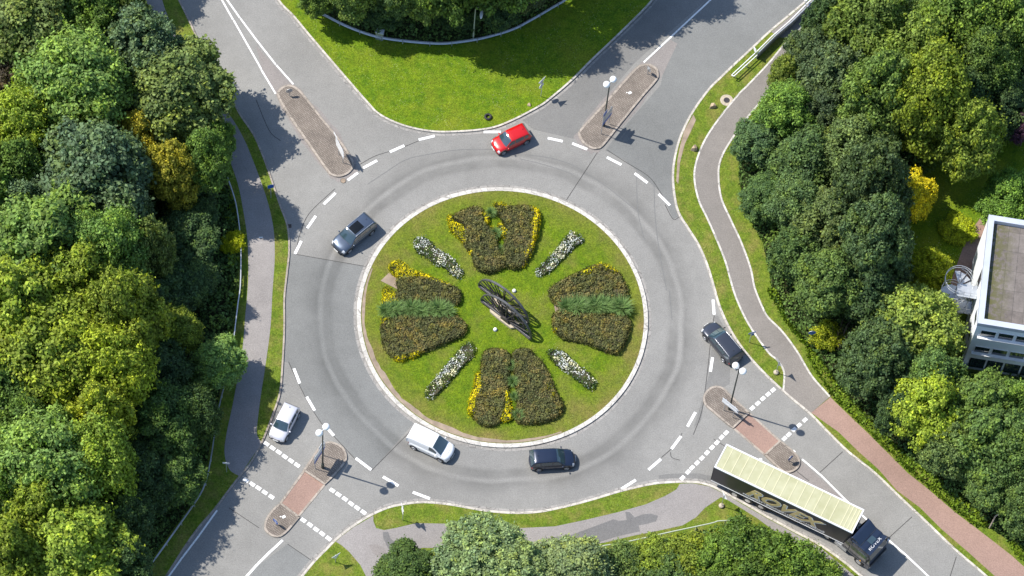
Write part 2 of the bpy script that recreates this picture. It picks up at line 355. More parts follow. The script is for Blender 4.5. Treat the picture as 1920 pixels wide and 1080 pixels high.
er = [(1690, -55), (1640, -5), (1590, 50), (1540, 80), (1480, 128), (1440, 175), (1400, 222), (1368, 267), (1352, 297), (1347, 325), (1352, 370), (1370, 412), (1390, 455), (1407, 502), (1415, 540), (1430, 577), (1440, 595), (1467, 622), (1495, 660), (1522, 705), (1556, 744)]
els = smooth(px(el, ZS)); ers = smooth(px(er, ZS))
sheet('footpath_east', els+px([(1490, 751), (1521, 774)], ZS)+ers[::-1], ZS+.008, M['path'])
g = MB(); band(g, els, .17, ZS, ZS+.03); band(g, ers, .17, ZS, ZS+.03); g.build('kerb_footpath_east', M['kerb_white'])['kind'] = 'structure'
path('bridge_pavement', [(1446, 60), (1508, 8), (1600, -65), (1620, -55), (1554, 0), (1520, 32), (1480, 72), (1462, 70)], 'path', ZS+.012)
pk = [(1521, 774), (1572, 810), (1610, 847), (1647, 880), (1682, 920), (1725, 952), (1765, 992), (1815, 1035), (1865, 1080), (1960, 1165)]
pr = [(1557, 745), (1590, 777), (1625, 810), (1665, 850), (1702, 887), (1740, 917), (1790, 960), (1830, 990), (1865, 1017), (1897, 1042), (1990, 1125)]
sheet('pink_path', px(pk, ZS)+px(pr, ZS)[::-1], ZS+.016, M['pink'])
path('footpath_south', [(640, 1006), (664, 988), (700, 967), (700, 977), (705, 990), (720, 994), (742, 990), (780, 981), (842, 982), (940, 992), (1040, 987), (1097, 975), (1160, 960), (1210, 946), (1247, 930), (1268, 918), (1275, 907), (1297, 906), (1330, 912), (1362, 928), (1400, 950), (1440, 973), (1490, 1000), (1537, 1026), (1600, 1078), (1640, 1120), (1600, 1120), (1570, 1085), (1540, 1052), (1500, 1035), (1455, 998), (1420, 972), (1385, 950), (1365, 938), (1352, 932), (1340, 940), (1322, 952), (1305, 970), (1280, 985), (1235, 995), (1185, 1005), (1135, 1017), (1060, 1030), (900, 1040), (825, 1028), (792, 1027), (775, 1033), (755, 1050), (738, 1085), (740, 1160), (690, 1160), (686, 1080), (676, 1060), (655, 1035), (640, 1022), (630, 1016)], 'path_west')
path('path_repair', ori(960, 810, 4, [(300, 790), (450, 770), (640, 700), (760, 655), (800, 668), (860, 660), (850, 600), (880, 600), (920, 640), (980, 618), (1040, 612), (1095, 630), (1080, 670), (1010, 690), (950, 700), (960, 745), (800, 780), (640, 830), (300, 850)]), 'path_patch', ZS+.014)
path('path_stain', ori(480, 810, 4, [(950, 750), (990, 750), (1010, 800), (1060, 840), (1060, 870), (1130, 915), (1100, 945), (1030, 940), (990, 870), (955, 800)]), 'path_patch', ZS+.014)
path('path_stain', ori(480, 810, 4, [(840, 850), (900, 840), (960, 870), (990, 920), (980, 960), (900, 930)]), 'asphalt_soil', ZS+.014)
# asphalt patches
def patch(name, pts, mat, z=ZR+.004): return sheet(name, px(pts, ZR), z, M[mat])
swp = [(534, 540), (538, 500), (541, 474)]+[(555, 476.5), (682, 499)]
def arcpx(r, a0, a1, n=24): return [(IC[0]+r*cos(radians(a0+(a1-a0)*i/n)), IC[1]+r*sin(radians(a0+(a1-a0)*i/n))) for i in range(n+1)]
cw = px(swp, ZR)
a0 = math.degrees(atan2(cw[-1][1]-IC[1], cw[-1][0]-IC[0])); e = P(772, 798); a1 = math.degrees(atan2(e[1]-IC[1], e[0]-IC[0]))
if a1 < 0: a1 += 360
sheet('road_resurfaced', cw+arcpx(IR, a0, a1)+px([(697, 883), (667, 860), (648, 842), (626, 818), (600, 790), (578, 755), (553, 705), (540, 680), (530, 677), (533, 615), (533, 580)], ZR), ZR+.004, M['asphalt_blue'])
patch('road_entry', [(1264, 362), (1261, 320), (1268, 275), (1282, 240), (1302, 205), (1330, 165), (1375, 120), (1450, 55), (1520, -5), (1620, -90), (1450, -170), (1350, -30), (1232, 105), (1246, 128), (1238, 160), (1150, 262), (1135, 282), (1170, 300), (1200, 325), (1236, 358), (1250, 385), (1262, 411), (1274, 405)], 'asphalt_ne')
patch('road_exit', [(1225, 0), (1060, 158), (1030, 188), (975, 222), (1000, 243), (1085, 262), (1092, 232), (1190, 118), (1212, 98), (1330, -5), (1420, -90), (1300, -90)], 'asphalt_patch', ZR+.003)
patch('road_repair', ori(960, 810, 4, [(1100, 325), (1200, 312), (1400, 310), (1520, 335), (1600, 400), (1600, 460), (1480, 400), (1350, 372), (1100, 380)]), 'asphalt_patch')
patch('road_dust', [(517, 178), (490, 125), (480, 85), (548, 160), (532, 160), (522, 170)], 'asphalt_soil', ZR+.0065)
patch('road_dust', [(1206, 122), (1225, 102), (1258, 75), (1270, 82), (1252, 120), (1238, 150), (1232, 128), (1218, 121)], 'asphalt_soil', ZR+.0065)
patch('road_dust', [(1500, 862), (1590, 944), (1560, 940), (1470, 890), (1495, 882)], 'asphalt_soil', ZR+.0065)
patch('road_repair', [(1338, 592), (1346, 592), (1372, 640), (1368, 720), (1322, 745), (1314, 790), (1302, 800), (1330, 700)], 'asphalt_patch')
patch('road_repair', [(478, 1065), (539, 1020), (582, 1050), (540, 1110), (480, 1180), (420, 1160)], 'asphalt_blue')
# cracks
def line(mb, pts, w, z=ZR+.009, sm=True):
    q = px(pts, ZR); band(mb, smooth(q) if sm and len(q) > 2 else q, w, z, z)
ck = MB(); cs = MB()
for pts in ([(555, 477), (682, 499)], [(782, 796), (697, 882)], [(1120, 286), (1094, 326), (1062, 375)], [(1138, 281), (1170, 302), (1215, 330), (1236, 357), (1252, 384)], [(1247, 384), (1262, 411), (1273, 407)],
            [(541, 678), (553, 705), (578, 755), (600, 790), (612, 803), (667, 862)], [(1339, 592), (1334, 625), (1326, 700), (1316, 770), (1300, 815)], [(429, 952), (453, 968), (486, 990)],
            [(1517, 902), (1494, 884)], [(1580, 847), (1537, 886)], [(1710, 969), (1667, 1008)], [(1793, 1044), (1781, 1082)], [(539, 1020), (583, 1050)], [(480, 187), (505, 245), (526, 264)], [(628, 354), (580, 400), (562, 440), (555, 475)], [(675, 308), (705, 292), (750, 278), (790, 262)], [(1338, 823), (1358, 836)], [(1279, 812), (1262, 838), (1240, 858)], [(1257, 848), (1260, 858), (1275, 863)]): line(ck, pts, .06)
for pts in ([(1530, 745), (1540, 765), (1548, 775)],): pass
for pts in ([(690, 345), (720, 325), (760, 300), (800, 290), (860, 281), (930, 280)], [(985, 290), (1030, 296), (1070, 308), (1100, 325), (1140, 352), (1175, 380), (1195, 396)], [(975, 298), (1010, 306), (1050, 318), (1075, 328)], [(1197, 280), (1194, 330), (1196, 395), (1208, 450)], [(1226, 330), (1228, 400), (1236, 470), (1250, 545)], [(1255, 545), (1260, 600)]): line(cs, pts, .07)
ck.build('road_seams', M['crack'], fix=False)['kind'] = 'structure'; cs.build('road_cracks', M['crack_soft'], fix=False)['kind'] = 'structure'
# markings
mk = MB()
def dash(x0, y0, x1, y1, w=.26): line(mk, [(x0, y0), (x1, y1)], w, ZR+.016, False)
for d in [(785, 262, 815, 255), (907, 247.5, 939, 247.5), (731, 285, 758, 273), (681, 315, 707, 301), (652, 338, 671, 324), (607, 383, 629, 362), (576, 428, 592, 405), (553, 476, 565, 452), (1027, 259, 1055, 265), (1073, 269, 1101, 280), (1138, 295, 1165, 309), (1190, 325, 1214, 343), (1235, 364, 1256, 385), (1337, 562, 1339, 590), (1336, 670, 1332, 697), (1304, 773, 1289, 800), (1277, 818, 1259, 842), (1239, 861, 1216, 881), (1192, 900, 1165, 917), (551, 691, 562, 719), (575, 744, 590, 770), (612, 801, 626, 817), (667, 859, 696, 881), (718, 894, 747, 911), (774, 923, 806, 935)]: dash(*d)
def blocks(pts, l, w=.33):
    n = len(pts)
    for i, (x, y) in enumerate(pts):
        ax, ay = pts[max(i-1, 0)]; bx, by = pts[min(i+1, n-1)]; L = hypot(bx-ax, by-ay); ux, uy = (bx-ax)/L*l/2, (by-ay)/L*l/2
        dash(x-ux, y-uy, x+ux, y+uy, w)
blocks(ori(480, 780, 4.5, [(88, 235), (140, 270), (192, 305), (243, 343), (295, 378), (347, 414)]), 10.5)
blocks([(461, 900.5), (473, 908)]+ori(480, 780, 4.5, [(20, 608), (74, 645), (130, 682)]), 10.5)
blocks(ori(480, 780, 4.5, [(643, 628), (695, 663), (750, 700), (802, 740), (853, 775), (907, 812)]), 10.5)
blocks(ori(480, 780, 4.5, [(400, 880), (455, 918), (507, 957), (558, 993), (612, 1033)]), 10.5)
blocks(ori(1310, 670, 4.695, [(655, 288), (611, 325), (565, 363), (520, 405), (472, 447)]), 9)
blocks(ori(1310, 670, 4.695, [(935, 552), (884, 598), (840, 635), (793, 680), (755, 715)]), 9)
blocks([(1361.5, 811.6), (1353, 820), (1344, 830), (1335, 839), (1325.5, 849), (1316, 859), (1307, 868), (1297.5, 877), (1290, 885), (1279.5, 896)], 9)
for pts, w in (([(370, -110), (416, 0), (437, 37)], .16), ([(438, 38), (480, 112), (490, 130)], .16), ([(490, 131), (517, 176)], .16), ([(380, -110), (426, 0), (450, 34)], .16), ([(451, 35), (480, 74), (517, 121)], .16), ([(518, 122), (550, 158)], .16), ([(1207, 117), (1270, 58), (1332, 0), (1430, -95)], .16),
               ([(1504, 861), (1540, 892), (1587, 939), (1625, 974), (1657, 1005), (1700, 1042), (1740, 1080), (1850, 1180)], .16), ([(530, 1013), (505, 1036), (480, 1061), (463, 1080), (400, 1150)], .22), ([(407, 957), (372, 1006), (340, 1048), (317, 1080), (250, 1180)], .16)): line(mk, pts, w, ZR+.016, False)
line(mk, [(1450, 57), (1480, 32), (1515, 1), (1570, -48)], .16, ZR+.016, False); dash(1423, 862, 1429, 862, .3); dash(1486, 845, 1490, 849, .3)
mk.build('road_markings', M['paint'], fix=False)['kind'] = 'structure'
mk = MB(); band(mk, px([(402, 430), (0, 0)][:0]+[(485.5, 445.5), (493, 445)], ZS), .12, ZS+.02, ZS+.02)
mk.build('path_marking', M['paint'], fix=False)['kind'] = 'structure'
# traffic islands
def tisland(name, pts, gap=None):
    q = px(pts, .1); s = smooth(q, True, 3)
    if gap is None:
        s2 = offs(s, -.0, True); c_ = np.array(s2).mean(0); s2 = [(p[0]+(p[0]-c_[0])/max(.1, hypot(p[0]-c_[0], p[1]-c_[1]))*(.55+.15*sin(i*1.3)), p[1]+(p[1]-c_[1])/max(.1, hypot(p[0]-c_[0], p[1]-c_[1]))*(.55+.15*sin(i*1.9))) for i, p in enumerate(s2)]
        sheet('road_dust', s2, ZR+.0075, M['asphalt_soil'])
        sheet(name, s, .13, M['cobble']); kerb('kerb_'+name, offs(s, .0, True), .2, 0, .15, True, 'kerb_old')
    return s
I1 = [(522, 178), (524, 170), (533, 163), (544, 161), (557, 167), (574, 185), (604, 224), (626, 250), (648, 280), (661, 302), (661, 313), (652, 324), (637, 330), (622, 327), (611, 315), (581, 272), (552, 230), (530, 196)]
I2 = [(1087, 254), (1089, 244), (1112, 219), (1154, 172), (1193, 129), (1204, 123), (1218, 122), (1230, 129), (1233, 138), (1230, 150), (1204, 180), (1158, 237), (1130, 272), (1119, 278), (1109, 277), (1095, 268)]
tisland('traffic_island', I1); tisland('traffic_island', I2)
def split_island(A, pinkq, B):
    """A and B: open outlines of the two raised ends (px), pinkq: flush crossing between"""
    for E in (A, B):
        q = px(E, .1); s = smooth(q[:], False, 3)
        sheet('traffic_island', s, .13, M['cobble']); kerb('kerb_traffic_island', s+[s[0]], .18, 0, .15, False, 'kerb_old')
    sheet('pink_crossing', px(pinkq, ZR), ZR+.012, M['pink'])
    g = MB()
    band(g, px([pinkq[0], pinkq[3]], ZR), .18, 0, .045); band(g, px([pinkq[1], pinkq[2]], ZR), .18, 0, .045); g.build('kerb_crossing', M['kerb_old'])['kind'] = 'structure'
z3 = lambda L: ori(1310, 670, 4.695, L); z4 = lambda L: ori(480, 780, 4.5, L)
split_island(z3([(440, 488), (310, 370), (250, 310), (200, 268), (140, 260), (90, 285), (55, 330), (48, 380), (70, 425), (100, 452), (200, 538), (300, 620)]),
             z3([(443, 490), (305, 623), (580, 857), (715, 737)]),
             z3([(585, 858), (660, 930), (740, 998), (790, 1010), (845, 990), (880, 950), (882, 900), (850, 850), (790, 795), (717, 737)]))
split_island(z4([(408, 458), (470, 365), (550, 250), (600, 226), (660, 230), (730, 270), (758, 330), (752, 380), (700, 450), (582, 575)]),
             z4([(408, 462), (580, 580), (360, 845), (208, 735)]),
             z4([(362, 850), (300, 925), (250, 980), (200, 1013), (150, 1013), (100, 980), (77, 940), (92, 870), (140, 800), (208, 737)]))
# sett infill soil around NE kerb
sheet('bare_soil_edge', px([(1283, 245), (1276, 270), (1270, 300), (1268, 340), (1272, 345), (1275, 305), (1284, 270), (1296, 245), (1305, 225), (1300, 215)], ZS), ZS+.014, M['soil'])
# ------------------------------------------------------------------ foliage
def quads(name, c, nrm, size, mats=None, mi=None, aspect=.62, parent=None, extra=None, tone=None):
    n = len(c); nrm = nrm/np.linalg.norm(nrm, axis=1)[:, None]
    a = rng.normal(size=(n, 3)); u = np.cross(nrm, a); u /= np.linalg.norm(u, axis=1)[:, None]; v = np.cross(nrm, u)
    s = size[:, None]; asp = aspect*(.8+.4*rng.random((n, 1)))
    V = np.stack([c+u*s, c+v*s*asp, c-u*s*.9, c-v*s*asp], 1).reshape(-1, 3)
    nf = n; F = np.arange(4*n).reshape(n, 4); mi = np.zeros(n, int) if mi is None else mi
    ev = []; ef = []
    if extra: ev, ef, em = extra
    me = bpy.data.meshes.new(name)
    nv = 4*n; loops = F.ravel(); starts = np.arange(n)*4
    if extra:
        V = np.vstack([V, np.array(ev)]); l2 = []; s2 = []
        for f in ef: s2.append(len(loops)+len(l2)); l2 += [nv+i for i in f]
        loops = np.concatenate([loops, l2]); starts = np.concatenate([starts, s2]); mi = np.concatenate([mi, em]); nf += len(ef)
    me.vertices.add(len(V)); me.vertices.foreach_set('co', V.astype(np.float32).ravel())
    me.loops.add(len(loops)); me.loops.foreach_set('vertex_index', loops.astype(np.int32))
    me.polygons.add(nf); me.polygons.foreach_set('loop_start', starts.astype(np.int32))
    me.polygons.foreach_set('material_index', mi.astype(np.int32))
    for m in (mats or [M['leaf']]): me.materials.append(m)
    me.update(calc_edges=True)
    tv = np.full(nf, .5, np.float32)
    if tone is not None: tv[:n] = tone
    at = me.attributes.new('tone', 'FLOAT', 'FACE'); at.data.foreach_set('value', tv)
    return me
def unit(n):
    a = rng.normal(size=(n, 3)); return a/np.linalg.norm(a, axis=1)[:, None]
def crown_mesh(name, R, H, hb, nl, lr, per, ls, flat=.35, jit=.55, K=6, seed=0, rag=.24):
    rr = np.random.default_rng(100+seed)
    sub = [(0., 0., hb+(H-hb)*.45, R*.62, (H-hb)*.55)]
    for k in range(K):
        a = 2*pi*k/K+rr.uniform(-.35, .35); d = R*rr.uniform(.42, .62); r = R*rr.uniform(.32, .5)
        sub.append((d*cos(a), d*sin(a), hb+(H-hb)*rr.uniform(.28, .5), r, (H-hb)*rr.uniform(.3, .46)))
    L = []; wts = np.array([q[3]**2 for q in sub]); wts /= wts.sum(); tries = 0
    while len(L) < nl and tries < nl*40:
        tries += 1; q = sub[rr.choice(len(sub), p=wts)]; z = rr.uniform(-flat, 1); ph = rr.uniform(0, 2*pi); r = sqrt(1-min(1, z*z)); f = rr.uniform(.86, 1.06)
        p = np.array([q[0]+q[3]*r*cos(ph)*f, q[1]+q[3]*r*sin(ph)*f, q[2]+q[4]*z*f*(1 if z > 0 else .8)])
        if any(((p[0]-o[0])/o[3])**2+((p[1]-o[1])/o[3])**2+((p[2]-o[2])/o[4])**2 < .72 for o in sub if o is not q): continue
        if any(np.linalg.norm(p-e[:3]) < lr*.62 for e in L): continue
        L.append([*p, lr*rr.uniform(.65, 1.35)])
    L = np.array(L); cz = hb+(H-hb)*.4; C = []; N = []; Sz = []; Tn = []
    for x, y, z, r in L:
        d = unit(per); out = np.array([x/R, y/R, (z-cz)/(H-cz)*.9+.4]); out /= np.linalg.norm(out)+1e-6
        d = d+out*.6; d /= np.linalg.norm(d, axis=1)[:, None]
        rad = r*(.5+.55*rng.random((per, 1))**.6+rag*np.abs(rng.normal(size=(per, 1))))
        C.append(np.array([x, y, z])+d*rad*np.array([1, 1, .8])); N.append(d*.8+unit(per)*jit+np.array([0, 0, .35])); Sz.append(ls*rng.uniform(.55, 1.3, per)); Tn.append(np.clip(rr.uniform(.05, .95)+rng.normal(size=per)*.06, 0, 1))
        for q_ in range(2):   # leafy shoots that break the outline
            sd = unit(1)[0]*.55+out; sd /= np.linalg.norm(sd); m_ = int(per*.13); t_ = rng.random((m_, 1)); ln_ = r*rr.uniform(1.2, 2.1)
            C.append(np.array([x, y, z])+sd*t_*ln_+rng.normal(size=(m_, 3))*r*.16*(1.2-t_)); N.append(unit(m_)*.7+np.array([0, 0, .6])); Sz.append(ls*rng.uniform(.5, 1., m_)); Tn.append(np.full(m_, rr.uniform(.4, 1.)))
    for q in sub:
        n2 = int(len(L)*per*.5*q[3]**2/R**2); d = unit(n2); d[:, 2] = np.abs(d[:, 2])*1.1-.3; rad = .62+.36*rng.random((n2, 1))
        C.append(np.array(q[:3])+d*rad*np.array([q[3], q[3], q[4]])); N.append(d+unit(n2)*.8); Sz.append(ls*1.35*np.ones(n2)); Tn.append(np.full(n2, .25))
    return quads(name, np.vstack(C), np.vstack(N), np.concatenate(Sz), tone=np.concatenate(Tn))
VAR = [  # crown variants: R, H
    (crown_mesh('crown_a', 4, 10, 2.2, 120, .72, 140, .15, seed=1), 4, 10), (crown_mesh('crown_b', 4, 10, 2.0, 170, .56, 95, .145, seed=2, K=7), 4, 10),
    (crown_mesh('crown_c', 4, 10, 2.4, 85, .9, 200, .14, jit=.7, seed=3, K=5), 4, 10), (crown_mesh('crown_d', 4, 10, 2.0, 260, .42, 62, .15, jit=.8, seed=4, K=8, rag=.3), 4, 10),
    (crown_mesh('crown_e', 4, 10, 2.0, 140, .62, 120, .165, seed=5, K=6, rag=.2), 4, 10), (crown_mesh('crown_f', 4, 10, 2.2, 200, .5, 85, .15, seed=6, K=7, rag=.25), 4, 10)]
BUSH = [(crown_mesh('bush_a', 2, 2.6, .2, 60, .5, 85, .12, .1, .7), 2, 2.6), (crown_mesh('bush_b', 2, 2.6, .2, 95, .36, 55, .12, .1, .7), 2, 2.6)]
def trunk_mesh(h, r):
    mb = MB(); mb.tube([(0, 0, 0), (.05, .02, h*.3), (-.04, .05, h*.6), (0, 0, h)], [r, r*.75, r*.5, r*.15], 8)
    for k in range(6):
        a = k*2.4; z0 = h*(.3+.08*k); L = 2.6-.2*k
        mb.tube([(0, 0, z0), (cos(a)*L*.5, sin(a)*L*.5, z0+L*.35), (cos(a)*L, sin(a)*L, z0+L*.8)], [r*.4, r*.22, r*.05], 6)
    o = mb.build('trunk', M['bark']); me = o.data; bpy.data.objects.remove(o); return me
TR = trunk_mesh(8.5, .26); TRB = trunk_mesh(1.8, .07)
for v in TRB.vertices: v.co.x *= .5; v.co.y *= .5
nt_ = [0]; TG = 1.5
def tree(x, y, r, H, var, col, label, cat='tree', group=None, name=None, bush=False):
    nt_[0] += 0; var = var if bush else {0: (0, 4), 1: (1, 5), 2: (2, 4), 3: (3, 5), 4: (4, 0)}[var % 5][(nt_[0]//2) % 2]; col = tuple(min(.9, c*TG*m) for c, m in zip(col, (.99, 1.0, .93))) if not bush else tuple(c*m*1.35 for c, m in zip(col, (1.1, 1.05, .9)))
    pool = BUSH if bush else VAR; me, R0, H0 = pool[var % len(pool)]
    w = P(x, y, H*.58); rm = r/20.4*(1. if bush else 1.19)
    nt_[0] += 1; k = nt_[0]
    t = empty(name or ('shrub' if bush else 'broadleaf_tree'), (w[0], w[1], ZS-.05), k*2.1, label, cat, group)
    t.scale = (rm/R0, rm/R0*(.92+.16*((k*37) % 10)/10), H/H0)
    c = bpy.data.objects.new('crown', me); link(c, t); j = 1+.12*sin(k*3.7)
    c.color = (col[0]*j, col[1]*j, col[2]*j, 1)
    link(bpy.data.objects.new('trunk', TRB if bush else TR), t)
    return t
LG = (.13, .20, .055); YG = (.165, .21, .03); G = (.075, .125, .03); DG = (.045, .078, .032); BG = (.085, .13, .075); Y = (.28, .245, .035); OL = (.105, .14, .048); SG = (.14, .19, .095); BR = (.09, .07, .055); BRT = (.095, .16, .035)
